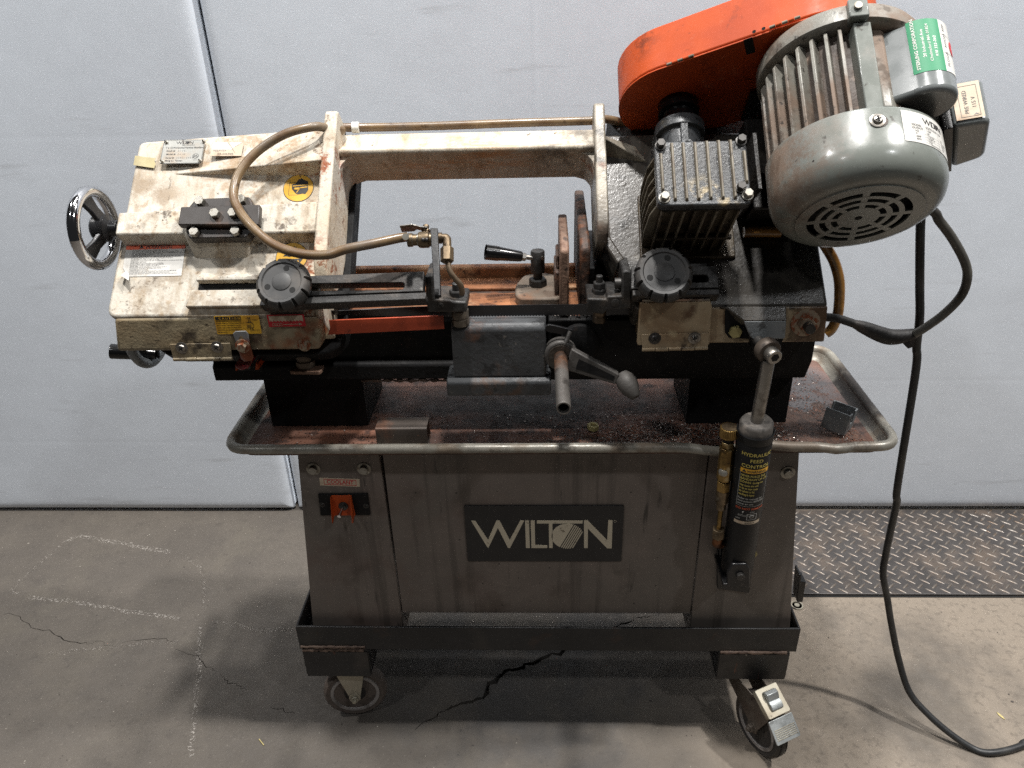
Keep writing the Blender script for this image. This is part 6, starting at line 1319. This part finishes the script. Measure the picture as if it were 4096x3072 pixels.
m_sw = mat('swarf', S(104,78,66), .6, met=.1, var=.2, bump=.002, bsc=420, layers=[L(S(60,44,38), 60, .44, .60, .8, rough=.8), L(S(150,96,66), 90, .56, .64, .8, rough=.8), L(S(176,170,164), 240, .60, .66, .9, rough=.8), L(S(40,34,32), 9, .52, .66, .8)])
import mathutils.noise as mn
def drift(x, y):
    n = mn.fractal(Vector((x*14, y*14, 3)), 1, 2, 4); f = mn.noise(Vector((x*220, y*220, 1)))*.0007
    h = .0075*math.exp(-((x-.27)/.16)**2-((y-1.095)/.045)**2) + .005*math.exp(-((x-.05)/.05)**2-((y-1.095)/.03)**2) + .005*math.exp(-((x-.46)/.08)**2-((y-1.16)/.09)**2)
    return TF-.0016+h*(.75+.6*n)+f*(1 if h > .001 else 0)
sw = MB(); nx, ny = 190, 70; gx = [-.06+.60*i/nx for i in range(nx+1)]; gy = [1.086+.25*j/ny for j in range(ny+1)]
sw.add([Vector((x, y, drift(x, y))) for y in gy for x in gx], [(j*(nx+1)+i, j*(nx+1)+i+1, (j+1)*(nx+1)+i+1, (j+1)*(nx+1)+i) for j in range(ny) for i in range(nx)])
ch = part('swarf', sw, m_sw, None, kind='stuff', angle=180, recalc=False); ch['label'] = 'drift of rusty swarf heaped along the front right of the tray'; ch['category'] = 'metal chips'
mb = MB(); rings = []
for i in range(700):
    x = rnd.uniform(bx1+.01, .28); y = rnd.uniform(1.114, 1.14); s_ = rnd.uniform(.0008, .0022); a = rnd.random()*6.28; c = Vector((x, y, .9222+s_*.4)); e1 = Vector((math.cos(a), math.sin(a), rnd.uniform(-.4, .4)))*s_; e2 = Vector((-math.sin(a), math.cos(a), rnd.uniform(-.4, .4)))*s_*.5
    mb.add([c-e1-e2, c+e1-e2*.6, c+e1*.7+e2, c-e1+e2], [(0, 1, 2, 3)], 0 if rnd.random() < .55 else rnd.choice((1, 2)))
ch = part('metal_chips', mb, [m_chip, m_chip2, m_chip3], None, kind='stuff', smooth=False, recalc=False); ch['label'] = 'bright filings along the bed below the right blade guide'; ch['category'] = 'metal chips'
# floor bits
lf = [zq('c3', u, v, 0) for u, v in ((1253,1344),(1268,1352),(1290,1370),(1302,1388),(1285,1378),(1265,1362))]
solo('dry_leaf', MB().prism(lf, .001, .0016), mat('straw', S(178,164,112), .7, var=.1), 'small dry straw coloured leaf on the floor inside the cord curve', 'leaf')
for u0, v0, u1, v1, lab in ((1467,1495,1494,1530,'thin pale straw on the floor below the left caster'), (1325,1300,1360,1340,'')):
    if lab: solo('straw', MB().cyl(zw('c2', u0, v0, .002), zw('c2', u1, v1, .002), .0011, 6), MATS['straw'], lab, 'straw')
an = zw('c3', 124, 740, 0); mb = MB(); mb.lathe([(.011, .0006), (.012, .0028), (.015, .0028), (.0155, .0006)], axis_frame(an, Z_), 28).lathe([(.006, .0006), (.006, .003), (.0005, .003)], axis_frame(an, Z_), 16)
solo('floor_anchor', mb, m_zinc, 'round metal floor anchor ring in the concrete beside the tread plate', 'floor anchor')
mb = MB()
for i in range(420):
    x = rnd.uniform(-1.7, 1.4); y = rnd.uniform(.85, 1.8); s_ = rnd.uniform(.0006, .0016)*(2.2 if rnd.random() < .02 else 1)
    mb.add([Vector((x+s_*math.cos(t)*rnd.uniform(.5, 1.3), y+s_*math.sin(t)*rnd.uniform(.5, 1.3), h)) for h in (.0002, .0009) for t in [2*PI*j/5 for j in range(5)]], [(5,6,7,8,9)]+[(j, (j+1) % 5, 5+(j+1) % 5, 5+j) for j in range(5)], 0 if rnd.random() < .6 else 1)
gr = part('grit', mb, [mat('pale_grit', S(140,134,125), .8, var=.05), mat('dark_grit', S(70,64,60), .8, var=.05)], None, kind='stuff', smooth=False); gr['label'] = 'tiny crumbs of grit on the concrete floor'; gr['category'] = 'grit'
